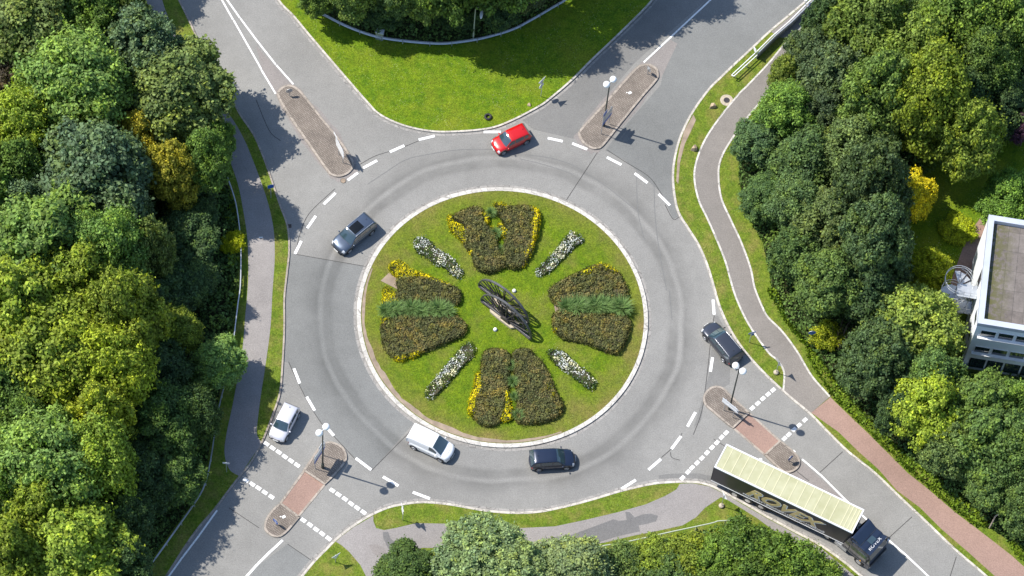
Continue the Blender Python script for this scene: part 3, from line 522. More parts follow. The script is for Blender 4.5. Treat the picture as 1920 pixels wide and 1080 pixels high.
TREES = [
 # left wood ------------------------------------------------
 (55, 45, 88, 13, 0, OL, 'dark olive tree filling the top left corner of the photo'),
 (165, 20, 66, 12, 1, G, 'mid green tree at the top edge, right of the corner tree'),
 (238, 30, 44, 10, 3, (.11, .15, .04), 'narrow tree with a yellowish branch at the top edge beside the shaded path'),
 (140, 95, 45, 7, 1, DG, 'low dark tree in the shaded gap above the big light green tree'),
 (262, 98, 74, 12, 3, BG, 'blue-green tree beside the top of the shaded left path'),
 (135, 168, 88, 14, 0, LG, 'broad light green tree, largest crown of the upper left wood'),
 (325, 172, 88, 11, 1, OL, 'large olive tree leaning towards the road at the upper left'),
 (10, 150, 52, 8, 3, BR, 'brownish thin tree on the left edge below the corner tree'),
 (35, 245, 56, 12, 0, (.15, .2, .03), 'yellow-green tree on the left edge, above the blue-green crowns'),
 (125, 245, 58, 10, 2, (.09, .15, .04), 'soft green tree directly below the broad light green tree'),
 (402, 258, 32, 6, 3, BRT, 'small bright green tree at the edge of the shaded left path'),
 (262, 262, 40, 9, 3, Y, 'golden yellow tree just above the long golden crown', ),
 (325, 325, 50, 10.5, 3, (.24, .225, .035), 'golden-leaved tree near the start of the left railing'),
 (385, 305, 44, 11, 1, G, 'green tree wedged between golden crown and left railing'),
 (185, 335, 98, 14, 1, BG, 'large blue-green tree in the middle of the left wood'),
 (40, 325, 56, 11, 3, G, 'mid green tree on the left edge beside the large blue-green tree'),
 (45, 400, 52, 10, 1, BG, 'blue-green tree on the left edge above the pale green crowns'),
 (235, 415, 46, 9, 2, (.075, .11, .05), 'grey-green tree under the large blue-green tree'),
 (140, 420, 46, 10, 3, OL, 'olive tree between blue-green and pale green crowns at the left'),
 (85, 480, 102, 15, 0, LG, 'big pale green tree at mid height on the left edge'),
 (205, 480, 62, 14, 2, (.10, .165, .045), 'soft green tree right of the big pale green tree'),
 (285, 470, 40, 12, 3, OL, 'small olive tree lit beside the dark shaded trees'),
 (155, 545, 74, 14, 0, YG, 'yellow-green tree with golden top below the pale green one'),
 (30, 590, 84, 16, 0, YG, 'tall yellow-green tree halfway down the left edge'),
 (225, 600, 64, 17, 4, (.16, .2, .03), 'yellow-green tree beside the dark band of the left wood'),
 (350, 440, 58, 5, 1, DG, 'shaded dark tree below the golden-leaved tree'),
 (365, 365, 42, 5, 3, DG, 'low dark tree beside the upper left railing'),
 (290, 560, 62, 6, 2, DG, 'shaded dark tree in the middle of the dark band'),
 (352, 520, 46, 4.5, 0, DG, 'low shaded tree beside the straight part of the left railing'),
 (328, 625, 38, 6.5, 0, (.14, .18, .03), 'small tree with a sunlit yellow top in the dark band'),
 (408, 680, 42, 6, 3, (.12, .19, .06), 'small bright tree overhanging the left railing'),
 (108, 680, 90, 15, 4, YG, 'yellow-green tree with mustard tips in the lower left wood'),
 (200, 700, 66, 15, 0, (.18, .22, .025), 'yellow-green tree between mustard-tipped tree and dark band'),
 (20, 740, 62, 12, 2, G, 'mid green tree on the left edge below the tall yellow-green tree'),
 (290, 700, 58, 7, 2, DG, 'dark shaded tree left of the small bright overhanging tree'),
 (190, 790, 50, 14, 0, (.2, .23, .03), 'small yellow-green crown above the bright lower left trees'),
 (55, 815, 58, 12, 1, G, 'green tree on the left edge between two brighter crowns'),
 (305, 795, 58, 8, 2, (.055, .095, .03), 'dark green tree with one sunlit patch, lower left'),
 (80, 885, 84, 15, 4, LG, 'bright green tree, broadest crown of the lower left corner'),
 (185, 870, 64, 13.5, 4, (.16, .22, .035), 'bright green tree at the edge of the lower left shade'),
 (10, 930, 60, 12, 2, G, 'mid green tree on the left edge near the bottom'),
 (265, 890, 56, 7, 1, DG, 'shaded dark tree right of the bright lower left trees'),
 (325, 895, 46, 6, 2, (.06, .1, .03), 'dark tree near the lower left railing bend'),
 (80, 975, 56, 13, 0, YG, 'yellow-topped tree close to the bottom left corner'),
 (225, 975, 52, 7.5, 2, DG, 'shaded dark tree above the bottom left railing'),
 (130, 1045, 88, 13, 4, (.17, .225, .035), 'big bright tree on the bottom edge, left'),
 (15, 1055, 64, 14, 0, YG, 'yellow-green tree in the bottom left corner'),
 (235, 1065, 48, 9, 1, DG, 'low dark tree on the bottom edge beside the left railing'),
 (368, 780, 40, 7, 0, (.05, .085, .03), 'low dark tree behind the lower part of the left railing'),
 # right wood -----------------------------------------------
 (1552, 40, 44, 9, 3, DG, 'dark grey-green tree hanging over the bridge railing'),
 (1518, 105, 42, 8, 3, (.065, .095, .045), 'dark tree overhanging the upper right footpath'),
 (1640, 50, 72, 13, 0, (.105, .15, .035), 'olive green tree at the top edge of the right wood'),
 (1565, 150, 62, 10, 3, (.07, .10, .05), 'grey-green tree behind the overhanging path trees'),
 (1474, 140, 28, 6, 3, (.14, .18, .04), 'small yellowish tree over the upper right path'),
 (1715, 105, 66, 13, 0, (.12, .165, .035), 'green tree with yellowish clumps right of the olive tree'),
 (1800, 35, 72, 13, 4, (.10, .155, .03), 'mid green tree at the top edge, second from the right'),
 (1890, 45, 62, 12, 4, (.11, .17, .035), 'green tree in the top right corner'),
 (1480, 215, 50, 8, 1, BRT, 'bright green tree bordering the path where it bends'),
 (1545, 215, 44, 8, 3, (.065, .095, .05), 'dark tree behind the bright green path tree'),
 (1650, 180, 64, 15, 0, (.09, .135, .035), 'clumpy green tree in the middle of the upper right wood'),
 (1745, 190, 66, 16, 0, (.14, .18, .025), 'tree with bright yellow-green tufts, upper right wood'),
 (1840, 120, 60, 11, 2, (.075, .12, .035), 'mid green tree below the top right trees'),
 (1815, 260, 56, 13, 0, (.13, .17, .03), 'yellow-green tree over the shaded lawn'),
 (1510, 305, 58, 8, 3, (.07, .115, .045), 'deep green tree beside the pale footpath, upper'),
 (1600, 280, 60, 10, 1, (.085, .12, .045), 'olive-green tree inside the right wood near its middle'),
 (1635, 355, 66, 16, 3, (.06, .09, .04), 'fine-leaved dark tree beside the golden shrub'),
 (1702, 368, 42, 6, 3, (.42, .36, .02), 'golden yellow shrub-like tree beside the shaded lawn'),
 (1425, 268, 44, 5, 3, (.065, .11, .05), 'low dark tree right of the footpath opposite the upper rock'),
 (1436, 372, 42, 5, 1, (.07, .12, .045), 'low green tree hugging the narrowest part of the footpath verge'),
 (1500, 390, 50, 8, 1, (.07, .11, .045), 'dark tree beside the pale footpath at its narrow bend'),
 (1562, 420, 66, 9, 3, (.10, .135, .05), 'broad green tree behind the footpath bend'),
 (1645, 450, 56, 16, 1, (.065, .10, .045), 'dark green tree under the golden shrub-like tree'),
 (1742, 505, 38, 6, 3, (.24, .27, .02), 'yellow-green conifer-like shrub left of the spiral staircase'),
 (1498, 475, 44, 7, 3, (.07, .115, .04), 'dark green tree right of the footpath below the bend'),
 (1556, 530, 56, 9, 1, (.075, .115, .035), 'deep green tree above the blue sign in the shrubs'),
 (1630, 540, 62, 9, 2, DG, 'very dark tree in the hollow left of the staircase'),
 (1712, 612, 74, 9, 3, (.15, .195, .045), 'feathery light green tree left of the building'),
 (1652, 676, 64, 9, 3, (.06, .095, .04), 'large dark tree beside the end of the pale footpath'),
 (1745, 715, 52, 9, 1, (.085, .14, .045), 'round green tree at the building corner'),
 (1745, 770, 60, 10, 0, (.19, .24, .03), 'bright yellow-green tree in the lower right wood'),
 (1840, 772, 58, 10, 4, (.10, .155, .04), 'green tree in front of the building windows'),
 (1905, 775, 46, 9, 2, (.085, .14, .035), 'green tree on the right edge below the building'),
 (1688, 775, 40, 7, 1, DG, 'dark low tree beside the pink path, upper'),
 (1850, 825, 62, 10, 2, (.085, .135, .04), 'broad green tree in the lower right wood, below the bright one'),
 (1782, 842, 48, 8, 3, (.095, .135, .05), 'grey-green tree beside the middle of the pink path'),
 (1905, 850, 58, 10, 2, (.08, .13, .04), 'green tree on the right edge above the wooden post'),
 (1860, 905, 42, 7, 1, (.07, .11, .035), 'dark tree at the bend of the hedge beside the pink path'),
 (1925, 945, 46, 8, 1, (.075, .12, .04), 'dark green tree behind the bent wooden post'),
 (1893, 370, 48, 6, 1, (.09, .16, .03), 'round clipped-looking green tree touching the flat roof building'),
 (1925, 240, 26, 6, 3, (.10, .05, .10), 'purple-leaved tree on the right edge above the building'),
 (1880, 200, 50, 7, 2, DG, 'dark shaded tree on the right edge of the lawn'),
 (1800, 185, 58, 9, 1, DG, 'shaded tree between the tufted tree and the lawn'),
 # north -----------------------------------------------------
 (592, -8, 30, 7, 4, (.11, .17, .04), 'green tree at the left end of the north guardrail'),
 (660, -22, 40, 10, 0, (.13, .18, .05), 'light green tree above the white cabinet'),
 (738, -14, 38, 9, 2, (.09, .14, .05), 'green tree right of the white cabinet'),
 (800, 0, 34, 9, 4, (.12, .17, .05), 'pale green tree at the top edge left of the street lamp'),
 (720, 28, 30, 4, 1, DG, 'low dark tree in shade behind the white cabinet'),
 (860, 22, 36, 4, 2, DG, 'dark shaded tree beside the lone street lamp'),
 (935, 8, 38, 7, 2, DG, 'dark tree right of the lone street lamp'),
 (985, -22, 36, 8, 3, (.085, .11, .06), 'grey-green tree at the right end of the north guardrail'),
 # south -----------------------------------------------------
 (905, 1046, 72, 6, 3, SG, 'silvery green willow-like tree over the south path, left half'),
 (965, 1085, 64, 6, 3, (.135, .18, .085), 'silvery green willow-like tree at the bottom edge'),
 (760, 1072, 50, 4, 3, (.06, .10, .03), 'dark green tree at the bottom edge left of the willow-like trees'),
 (1068, 1070, 58, 5, 3, (.13, .165, .08), 'grey-green tree right of the willow-like trees'),
]
for t in TREES:
    x, y, r, H, v, c, lab = t[:7]
    grp = 'trees of the left wood' if x < 480 else 'trees of the right wood' if x > 1440 else 'trees behind the north guardrail' if y < 200 else 'trees beside the south path'
    tree(x, y, r, H, v, c, lab, 'tree', grp)
# off-frame trees whose shade reaches the picture
for k, (x, y, r, H) in enumerate([(850, -42, 62, 15), (935, -50, 66, 15), (760, -60, 60, 12), (1070, -110, 70, 14), (1150, -150, 70, 15), (190, -100, 60, 11), (-80, 330, 90, 14), (-80, 700, 90, 15)]):
    tree(x, y, r, H, k, G, 'tall tree just outside the picture whose shade falls into it', 'tree', 'tall trees outside the frame')
SHR = [(1165, 1062, 40, 2.2, (.09, .14, .05), 'grey-green shrub at the left end of the south hedge'), (1225, 1050, 40, 2., (.12, .17, .03), 'shrub with yellowish leaves below the south rail'),
       (1285, 1046, 42, 2.2, (.14, .19, .03), 'yellow-green shrub in the middle of the south hedge'), (1340, 1055, 44, 2.6, (.09, .15, .03), 'green shrub right of the yellow-green shrub in the south hedge'),
       (1395, 1022, 42, 3., (.08, .14, .035), 'dense shrub at the right end of the south rail'), (1450, 1040, 44, 3., (.085, .145, .03), 'dense green shrub beside the truck trailer'),
       (1505, 1068, 44, 2.8, (.08, .14, .03), 'green shrub at the bottom edge beside the truck'), (1400, 1085, 50, 3., (.075, .13, .03), 'green shrub on the bottom edge below the dense shrub'),
       (1545, 1088, 32, 2.4, (.085, .14, .03), 'last shrub of the south hedge, nearest the truck cab'), (1260, 1090, 46, 2.4, (.07, .12, .04), 'dark green shrub on the bottom edge of the south hedge'), (1120, 1090, 40, 2.4, (.10, .14, .06), 'pale shrub on the bottom edge next to the grey-green tree'), (1330, 1100, 40, 2.4, (.08, .13, .03), 'shrub cut by the bottom edge, middle of the south hedge'),
       (1550, 632, 26, 2.2, (.2, .24, .02), 'yellow-green shrub right of the blue sign'), (1602, 640, 20, 2., (.22, .26, .02), 'tiny yellow-green shrub beside the bare twigs'), (436, 455, 20, 1.2, (.24, .28, .01), 'bright yellow shrub behind the left railing'),
       (1795, 430, 32, 1., (.2, .25, .015), 'low yellow-green shrub by the brick path near the building')]
for k, (x, y, r, H, c, lab) in enumerate(SHR):
    tree(x, y, r, H, k, c, lab, 'shrub', 'shrubs of the south hedge' if y > 1000 else None, None, True)
# bare twiggy shrubs
def twigs(x, y, lab, h=3., n=26, col='woodpale'):
    w = P(x, y, h*.5); mb = MB(); r = random.Random(x)
    for k in range(n):
        a = r.uniform(0, 2*pi); L = r.uniform(.5, 1.5); p = [Vector((0, 0, 0))]
        for j in range(4): p.append(Vector((cos(a)*L*(j+1)/4+r.uniform(-.15, .15), sin(a)*L*(j+1)/4+r.uniform(-.15, .15), h*(j+1)/4*r.uniform(.8, 1.))))
        mb.tube(p, [.05, .04, .03, .02, .01], 4)
    o = mb.build('bare_shrub', M['bark']); o.location = (w[0], w[1], ZS); tag(o, lab, 'bare shrub')
twigs(195, 215, 'bare brown shrub showing in a gap below the broad light green tree', 6)
twigs(1577, 640, 'bare grey twiggy shrub between two yellow-green shrubs', 3.5); twigs(1553, 252, 'bare branches showing between the upper right trees', 6)
# scattered low foliage over polygons
def inpoly(pts, q):
    x, y = q[:, 0], q[:, 1]; inside = np.zeros(len(q), bool); n = len(pts); j = n-1
    for i in range(n):
        xi, yi = pts[i]; xj, yj = pts[j]
        c = ((yi > y) != (yj > y)) & (x < (xj-xi)*(y-yi)/((yj-yi) or 1e-9)+xi); inside ^= c; j = i
    return inside
def edist(pts, q):
    d = np.full(len(q), 1e9); n = len(pts)
    for i in range(n):
        a = np.array(pts[i]); b = np.array(pts[(i+1) % n]); ab = b-a
        t = np.clip(((q-a) @ ab)/max(ab @ ab, 1e-9), 0, 1); d = np.minimum(d, np.linalg.norm(q-(a+t[:, None]*ab), axis=1))
    return d
def lumps(q, k):
    r = np.zeros(len(q))
    for i in range(6):
        a = i*1.9+k; f = (.7+.5*i)
        r += np.sin(q[:, 0]*cos(a)*f+q[:, 1]*sin(a)*f+i*2.3+k)/(1+i*.3)
    return r/3
def plants(q, pitch):
    g = np.floor(q/pitch); best = np.full(len(q), 9e9); hv = np.zeros(len(q))
    def hsh(a, b, k): return np.modf(np.abs(np.sin(a*127.1+b*311.7+k*74.7)*43758.5453))[0]
    for dx in (-1, 0, 1):
        for dy in (-1, 0, 1):
            a = g[:, 0]+dx; b = g[:, 1]+dy; cx = (a+.15+.7*hsh(a, b, 1))*pitch; cy = (b+.15+.7*hsh(a, b, 2))*pitch
            d = np.hypot(q[:, 0]-cx, q[:, 1]-cy); m = d < best; best[m] = d[m]; hv[m] = hsh(a, b, 3)[m]
    return best/pitch, hv
def foliage(name, pts, h, dens, ls, mats, lump=.25, core=True, edge=.5, base=ZS, up=.5, w2=None, frac2=0., parent=None, pitch=.5):
    """pts world xy polygon"""
    p = np.array(pts); lo = p.min(0); hi = p.max(0); A = float(np.prod(hi-lo)); n = int(A*dens)
    q = lo+rng.random((n, 2))*(hi-lo); q = q[inpoly(pts, q)]
    d = edist(pts, q); k = len(pts)*.37+pts[0][0]
    prof = np.sqrt(np.clip(1-(1-np.clip(d/edge, 0, 1))**2, 0, 1))
    top = h*(.25+.75*prof)*(1+lump*lumps(q*1.6, k))
    pd, ph = plants(q, pitch); top = top*(.78+.34*ph)*(1.06-.5*np.clip(pd, 0, .8)**2)
    z = base+top*(1-.35*rng.random(len(q))**2)
    nrm = unit(len(q))*.7+np.array([0, 0, up*1.6])
    # side leaves
    per = sum(hypot(pts[i][0]-pts[i-1][0], pts[i][1]-pts[i-1][1]) for i in range(len(pts))); ns = int(per*h*dens*1.2)
    seg = rng.integers(0, len(pts), ns); t = rng.random((ns, 1)); a = p[seg]; b = p[(seg+1) % len(pts)]; e = a+(b-a)*t
    L = np.linalg.norm(b-a, axis=1); keep = rng.random(ns) < L/L.max(); e = e[keep]
    e = e+rng.normal(size=e.shape)*.05; ze = base+h*.75*rng.random(len(e))
    e = e+rng.normal(size=e.shape)*.07; te = plants(e, pitch)[1]
    ctr = p.mean(0); ne = unit(len(e))*.7; ne[:, :2] += (e-ctr)/(np.linalg.norm(e-ctr, axis=1)[:, None]+1e-6)
    C = np.vstack([np.c_[q, z], np.c_[e, ze]]); N = np.vstack([nrm, ne]); mi = np.zeros(len(C), int)
    if frac2: mi = (rng.random(len(C)) < frac2*(.3+1.4*(lumps(C[:, :2]*2., k+3) > 0))).astype(int)
    extra = None
    if core:
        ins = offs(pts, 0, True); cc = p.mean(0); ins = [tuple(cc+(np.array(v)-cc)*.9) for v in pts]
        tr = tessellate_polygon([[Vector((v[0], v[1], 0)) for v in ins]]); m = len(ins)
        ev = [(v[0], v[1], base+h*.66) for v in ins]+[(v[0], v[1], base) for v in ins]
        ef = [tuple(t_) for t_ in tr]+[(i, (i+1) % m, m+(i+1) % m, m+i) for i in range(m)]
        extra = (ev, ef, [len(mats)]*len(ef)); mats = list(mats)+[M['core']]
    if mi.any(): C[:, 2] += mi*.03
    me = quads(name, C, N, ls*rng.uniform(.6, 1.3, len(C)), mats, mi, .7, extra=extra, tone=np.clip(np.concatenate([ph, te])*.9+.05+rng.normal(size=len(C))*.05, 0, 1))
    return link(bpy.data.objects.new(name, me), parent)
FW = [(-120, -60), (262, -60), (262, 20), (300, 130), (380, 240), (405, 292), (428, 350), (440, 400), (446, 460), (444, 540), (438, 590), (428, 660), (414, 725), (398, 810), (388, 868), (377, 915), (360, 945), (322, 995), (290, 1040), (262, 1080), (230, 1120), (-120, 1120)]
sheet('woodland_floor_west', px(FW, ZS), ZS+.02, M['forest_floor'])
o = foliage('undergrowth', px(FW, ZS), .9, 45, .15, [M['under']], .8, False, 1.2, pitch=1.3); tag(o, None, None, None, 'stuff'); o['label'] = 'dark low undergrowth beneath the trees of the left wood'; o['category'] = 'undergrowth'
FE = [(1700, -60), (1560, 30), (1500, 110), (1452, 180), (1400, 240), (1385, 290), (1386, 340), (1400, 400), (1430, 455), (1440, 500), (1452, 560), (1475, 600), (1510, 640), (1550, 690), (1580, 735), (1620, 785), (1660, 825), (1700, 860), (1750, 900), (1800, 950), (1850, 985), (1900, 1020), (1960, 1060), (2050, 1060), (2050, 720), (1790, 700), (1760, 620), (1745, 560), (1700, 520), (1690, 460), (1700, 400), (1730, 330), (1800, 290), (2050, 230), (2050, -60)]
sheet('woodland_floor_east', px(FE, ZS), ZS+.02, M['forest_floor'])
o = foliage('undergrowth', px(FE, ZS), .9, 50, .15, [M['under']], .8, False, 1.2, pitch=1.3); tag(o, 'low green undergrowth beneath the trees of the right wood', 'undergrowth', None, 'stuff')
sheet('lawn', px([(1690, 500), (1690, 400), (1730, 300), (1960, 200), (2060, 420), (1900, 470), (1800, 600), (1745, 560)], ZS), ZS+.03, M['grass'])
FN = [(552, -50), (562, -8), (590, 18), (614, 33), (657, 53), (705, 70), (755, 78), (817, 83), (855, 81), (905, 73), (958, 57), (995, 38), (1033, 16), (1070, -10), (1100, -60)]
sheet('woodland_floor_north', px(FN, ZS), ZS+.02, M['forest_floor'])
o = foliage('undergrowth', px(FN, ZS), 1., 45, .15, [M['under']], .6, False, .5); tag(o, 'dark ivy undergrowth behind the north guardrail', 'undergrowth', None, 'stuff')
HB = [(1440, 545), (1452, 545), (1475, 598), (1505, 640), (1535, 675), (1562, 715), (1585, 742), (1625, 785), (1665, 825), (1700, 858), (1735, 885), (1765, 905), (1790, 925), (1812, 945), (1845, 972), (1850, 985), (1830, 985), (1790, 955), (1740, 912), (1702, 880), (1665, 845), (1625, 805), (1590, 772), (1563, 745), (1545, 720), (1520, 680), (1512, 650), (1488, 622), (1468, 595)]
o = foliage('bramble_hedge', px(HB, ZS), .7, 70, .13, [M['bramble']], .4, False, .5, pitch=.9); tag(o, 'bright green low bramble strip between the pink path and the right wood', 'bramble', None, 'stuff')
HB2 = [(1895, 1015), (1925, 1030), (1990, 1090), (1960, 1090), (1918, 1050), (1898, 1035)]
o = foliage('bramble_hedge', px(HB2, ZS), .6, 70, .13, [M['bramble']], .4, False, .5, pitch=.9); tag(o, 'small bright green bramble patch at the lower right edge beside the pink path', 'bramble', None, 'stuff')
HS = [(1120, 1036), (1180, 1026), (1255, 1010), (1330, 994), (1352, 985), (1395, 984), (1440, 992), (1470, 1010), (1500, 1034), (1545, 1055), (1572, 1080), (1600, 1130), (1040, 1130), (1090, 1050)]
o = foliage('bramble_hedge', px(HS, ZS), .6, 55, .13, [M['bramble'], M['under']], .5, False, .4, frac2=.5); tag(o, 'tangled green brambles between the shrubs of the south hedge', 'bramble', None, 'stuff')
HW = [(418, 355), (438, 385), (447, 420), (449, 470), (447, 545), (441, 590), (432, 650), (424, 650), (430, 590), (432, 540), (428, 480), (430, 430), (420, 400)]
o = foliage('bramble_hedge', px(HW, ZS), .6, 60, .13, [M['bramble'], M['under']], .4, False, .3, frac2=.6); tag(o, 'bright green weeds along the inside of the left railing', 'bramble', None, 'stuff')
# ------------------------------------------------------------------ flower beds
def zp(ox, oy, k, L, z=.3): return px(ori(ox, oy, k, L), z)
def bed(pts, label, mats=None, h=.55, f2=.5, edge=.2, name='shrub_bed', cat='shrub bed', group='brown shrub blocks of the roundabout', dens=330, ls=.08, lump=.12):
    sp_ = smooth(pts, True, 3)
    if name == 'shrub_bed':
        cc = np.array(sp_).mean(0); sp_ = [tuple(cc+(np.array(v)-cc)*(1+.24/max(.3, np.linalg.norm(np.array(v)-cc)))) for v in sp_]
    o = foliage(name, sp_, h, dens, ls, mats or [M['heath'], M['heathdark']], lump, True, edge, frac2=f2, base=ZS+.01, pitch=.42)
    tag(o, label, cat, group)
N_ = (830, 370, 7.2)
bed(zp(*N_, [(150, 300), (320, 200), (500, 170), (560, 300), (560, 380), (680, 520), (700, 640), (760, 760), (830, 840), (780, 930), (640, 990), (500, 960), (430, 860), (420, 740), (330, 640), (320, 500), (300, 380)]), 'left block of brown shrubs in the top flower bed', h=.6)
bed(zp(*N_, [(740, 170), (900, 160), (1160, 160), (1220, 240), (1200, 400), (1200, 600), (1150, 780), (1050, 920), (930, 930), (850, 860), (830, 700), (880, 560), (880, 440), (800, 300)]), 'right block of brown shrubs in the top flower bed', h=.65)
W_ = (700, 480, 5.144)
bed(zp(*W_, [(250, 240), (400, 220), (600, 260), (760, 310), (815, 370), (790, 460), (700, 440), (500, 430), (330, 420), (230, 400), (270, 330)]), 'upper block of brown shrubs in the left flower bed', h=.6)
bed(zp(*W_, [(100, 690), (170, 640), (300, 590), (520, 600), (740, 590), (830, 630), (870, 680), (840, 760), (700, 820), (560, 870), (440, 920), (250, 970), (170, 930), (120, 850)]), 'lower block of brown shrubs in the left flower bed', h=.6)
E_ = (1020, 430, 4.32)
bed(zp(*E_, [(70, 490), (180, 420), (300, 370), (430, 310), (560, 350), (620, 440), (650, 545), (520, 560), (380, 545), (280, 580), (140, 610), (80, 560)]), 'upper block of brown shrubs in the right flower bed', h=.65)
bed(zp(*E_, [(100, 700), (170, 670), (260, 700), (450, 710), (650, 720), (660, 850), (600, 970), (560, 995), (440, 950), (330, 900), (180, 880), (100, 800)]), 'lower block of brown shrubs in the right flower bed', h=.65)
S_ = (870, 640, 5.4)
bed(zp(*S_, [(230, 120), (340, 105), (430, 140), (460, 230), (430, 330), (420, 450), (400, 620), (360, 780), (300, 830), (210, 830), (120, 770), (110, 680), (150, 500), (185, 330), (195, 200)]), 'left block of brown shrubs in the bottom flower bed')
bed(zp(*S_, [(500, 160), (550, 110), (660, 110), (700, 160), (800, 270), (860, 430), (920, 540), (980, 650), (940, 740), (820, 790), (700, 810), (560, 800), (540, 700), (560, 600), (560, 450), (530, 330), (510, 250)]), 'right block of brown shrubs in the bottom flower bed')
def blobpoly(x, y, r, n=9, z=.3):
    rr = random.Random(int(x*7+y)); return px([(x+r*cos(2*pi*i/n)*rr.uniform(.8, 1.15), y+.88*r*sin(2*pi*i/n)*rr.uniform(.8, 1.15)) for i in range(n)], z)
YM = [M['yflower'], M['fgreen']]
def yf(pts, label, h=.55, f2=.12): bed(pts, label, YM, h, f2, .25, 'flower_clump', 'flowers', 'yellow flower clumps of the roundabout', 300, .07, .2)
yf(zp(*N_, [(65, 300), (90, 255), (140, 255), (150, 300), (110, 330)]), 'small round yellow clump at the left tip of the top bed')
yf(zp(*N_, [(90, 330), (200, 350), (300, 380), (340, 480), (335, 640), (300, 640), (230, 570), (160, 500), (100, 430)]), 'long yellow band on the left side of the top bed')
yf(zp(*N_, [(360, 690), (430, 700), (430, 750), (370, 770)]), 'tiny yellow clump low on the left side of the top bed')
yf(zp(*N_, [(700, 90), (800, 85), (880, 130), (870, 200), (790, 220), (720, 160)]), 'yellow clump at the upper middle of the top bed')
yf(zp(*N_, [(500, 210), (560, 195), (615, 240), (620, 340), (560, 360), (550, 280), (500, 260)]), 'yellow clump left of the grass tuft in the top bed')
yf(zp(*N_, [(600, 430), (660, 410), (690, 500), (650, 510)]), 'small yellow clump in the centre of the top bed')
yf(zp(*N_, [(745, 380), (790, 340), (830, 400), (885, 450), (870, 545), (800, 540), (790, 440)]), 'yellow clump right of centre in the top bed')
yf(zp(*N_, [(1160, 170), (1220, 145), (1290, 200), (1310, 300), (1290, 430), (1260, 560), (1200, 600), (1210, 480), (1190, 340), (1240, 240)]), 'long yellow band at the upper right of the top bed', .8)
yf(zp(*N_, [(1200, 620), (1240, 640), (1160, 800), (1110, 770)]), 'short yellow band at the lower right of the top bed', .8)
yf(zp(*N_, [(1045, 900), (1105, 880), (1100, 935), (1050, 940)]), 'tiny yellow clump at the lower tip of the top bed')
yf(zp(*W_, [(150, 110), (200, 60), (270, 70), (340, 130), (400, 160), (420, 210), (320, 240), (250, 220), (190, 170)]), 'big yellow clump at the top of the left bed', .7)
yf(zp(*W_, [(400, 150), (500, 180), (600, 230), (700, 265), (770, 300), (740, 305), (600, 265), (470, 235), (410, 205)]), 'thin yellow band along the top of the left bed')
yf(zp(*W_, [(100, 320), (150, 310), (190, 350), (235, 380), (220, 440), (150, 465), (90, 460), (100, 390)]), 'yellow clump below the bare soil square in the left bed')
yf(zp(*W_, [(80, 610), (110, 585), (150, 600), (140, 640), (90, 655)]), 'small yellow clump at the left edge of the left bed')
yf(zp(*W_, [(205, 985), (250, 945), (310, 950), (310, 1000), (240, 1015)]), 'yellow clump at the lower left of the left bed')
yf(zp(*W_, [(330, 940), (400, 920), (460, 890), (475, 915), (410, 970), (350, 985)]), 'yellow clump at the bottom edge of the left bed')
yf(zp(*E_, [(300, 360), (380, 325), (450, 295), (460, 310), (390, 350), (330, 385)]), 'yellow band at the upper left of the right bed', .85)
yf(zp(*E_, [(480, 305), (520, 305), (580, 350), (560, 365), (490, 330)]), 'yellow band at the top right of the right bed', .85)
yf(zp(*E_, [(80, 800), (105, 790), (118, 815), (95, 830)]), 'tiny yellow clump at the lower left of the right bed')
yf(zp(*S_, [(120, 330), (165, 330), (190, 420), (180, 500), (140, 570), (115, 680), (100, 745), (50, 740), (50, 650), (80, 520), (110, 440)]), 'long yellow band on the left side of the bottom bed', .6, .03)
yf(zp(*S_, [(410, 500), (450, 520), (465, 640), (485, 700), (480, 790), (430, 815), (370, 800), (380, 720), (410, 640)]), 'yellow clump in the middle of the bottom bed')
yf(zp(*S_, [(850, 460), (872, 455), (868, 490), (850, 490)]), 'tiny yellow clump on the right side of the bottom bed', .75)
yf(zp(*S_, [(895, 540), (915, 540), (912, 575), (895, 570)]), 'tiny yellow clump lower on the right side of the bottom bed', .75)
def wf(pts, label): bed(pts, label, [M['fgreen'], M['wflower']], .4, .3, .2, 'flower_strip', 'flowers', 'white flower strips of the roundabout', 200, .07, .3)
wf(px(ori(660, 340, 4.91, [(570, 545), (620, 515), (720, 560), (760, 620), (860, 670), (940, 730), (980, 800), (1025, 840), (990, 895), (920, 860), (850, 800), (770, 770), (690, 710), (610, 660), (575, 600)]), .2), 'white flower strip at the upper left of the roundabout lawn')
wf(zp(*E_, [(240, 25), (290, 60), (320, 95), (250, 140), (180, 210), (110, 280), (40, 350), (-40, 385), (-65, 340), (0, 270), (60, 210), (130, 130), (180, 60)], .2), 'white flower strip at the upper right of the roundabout lawn')
wf(px(ori(480, 540, 4, [(1600, 410), (1645, 460), (1620, 520), (1540, 600), (1470, 680), (1390, 770), (1310, 840), (1265, 790), (1330, 700), (1400, 620), (1480, 520), (1540, 450)]), .2), 'white flower strip at the lower left of the roundabout lawn')
wf(zp(*S_, [(840, 100), (900, 85), (1000, 110), (1100, 200), (1200, 290), (1280, 340), (1335, 440), (1280, 495), (1210, 450), (1150, 400), (1060, 330), (930, 240), (860, 160)], .2), 'sparse white flower strip at the lower right of the roundabout lawn')
sheet('bare_soil_square', zp(*W_, [(70, 240), (155, 160), (300, 270), (250, 330)], .1), ZS+.02, M['soil'])
sheet('bare_soil_square', zp(*E_, [(80, 610), (150, 615), (170, 665), (95, 690)], .1), ZS+.02, M['soil'])
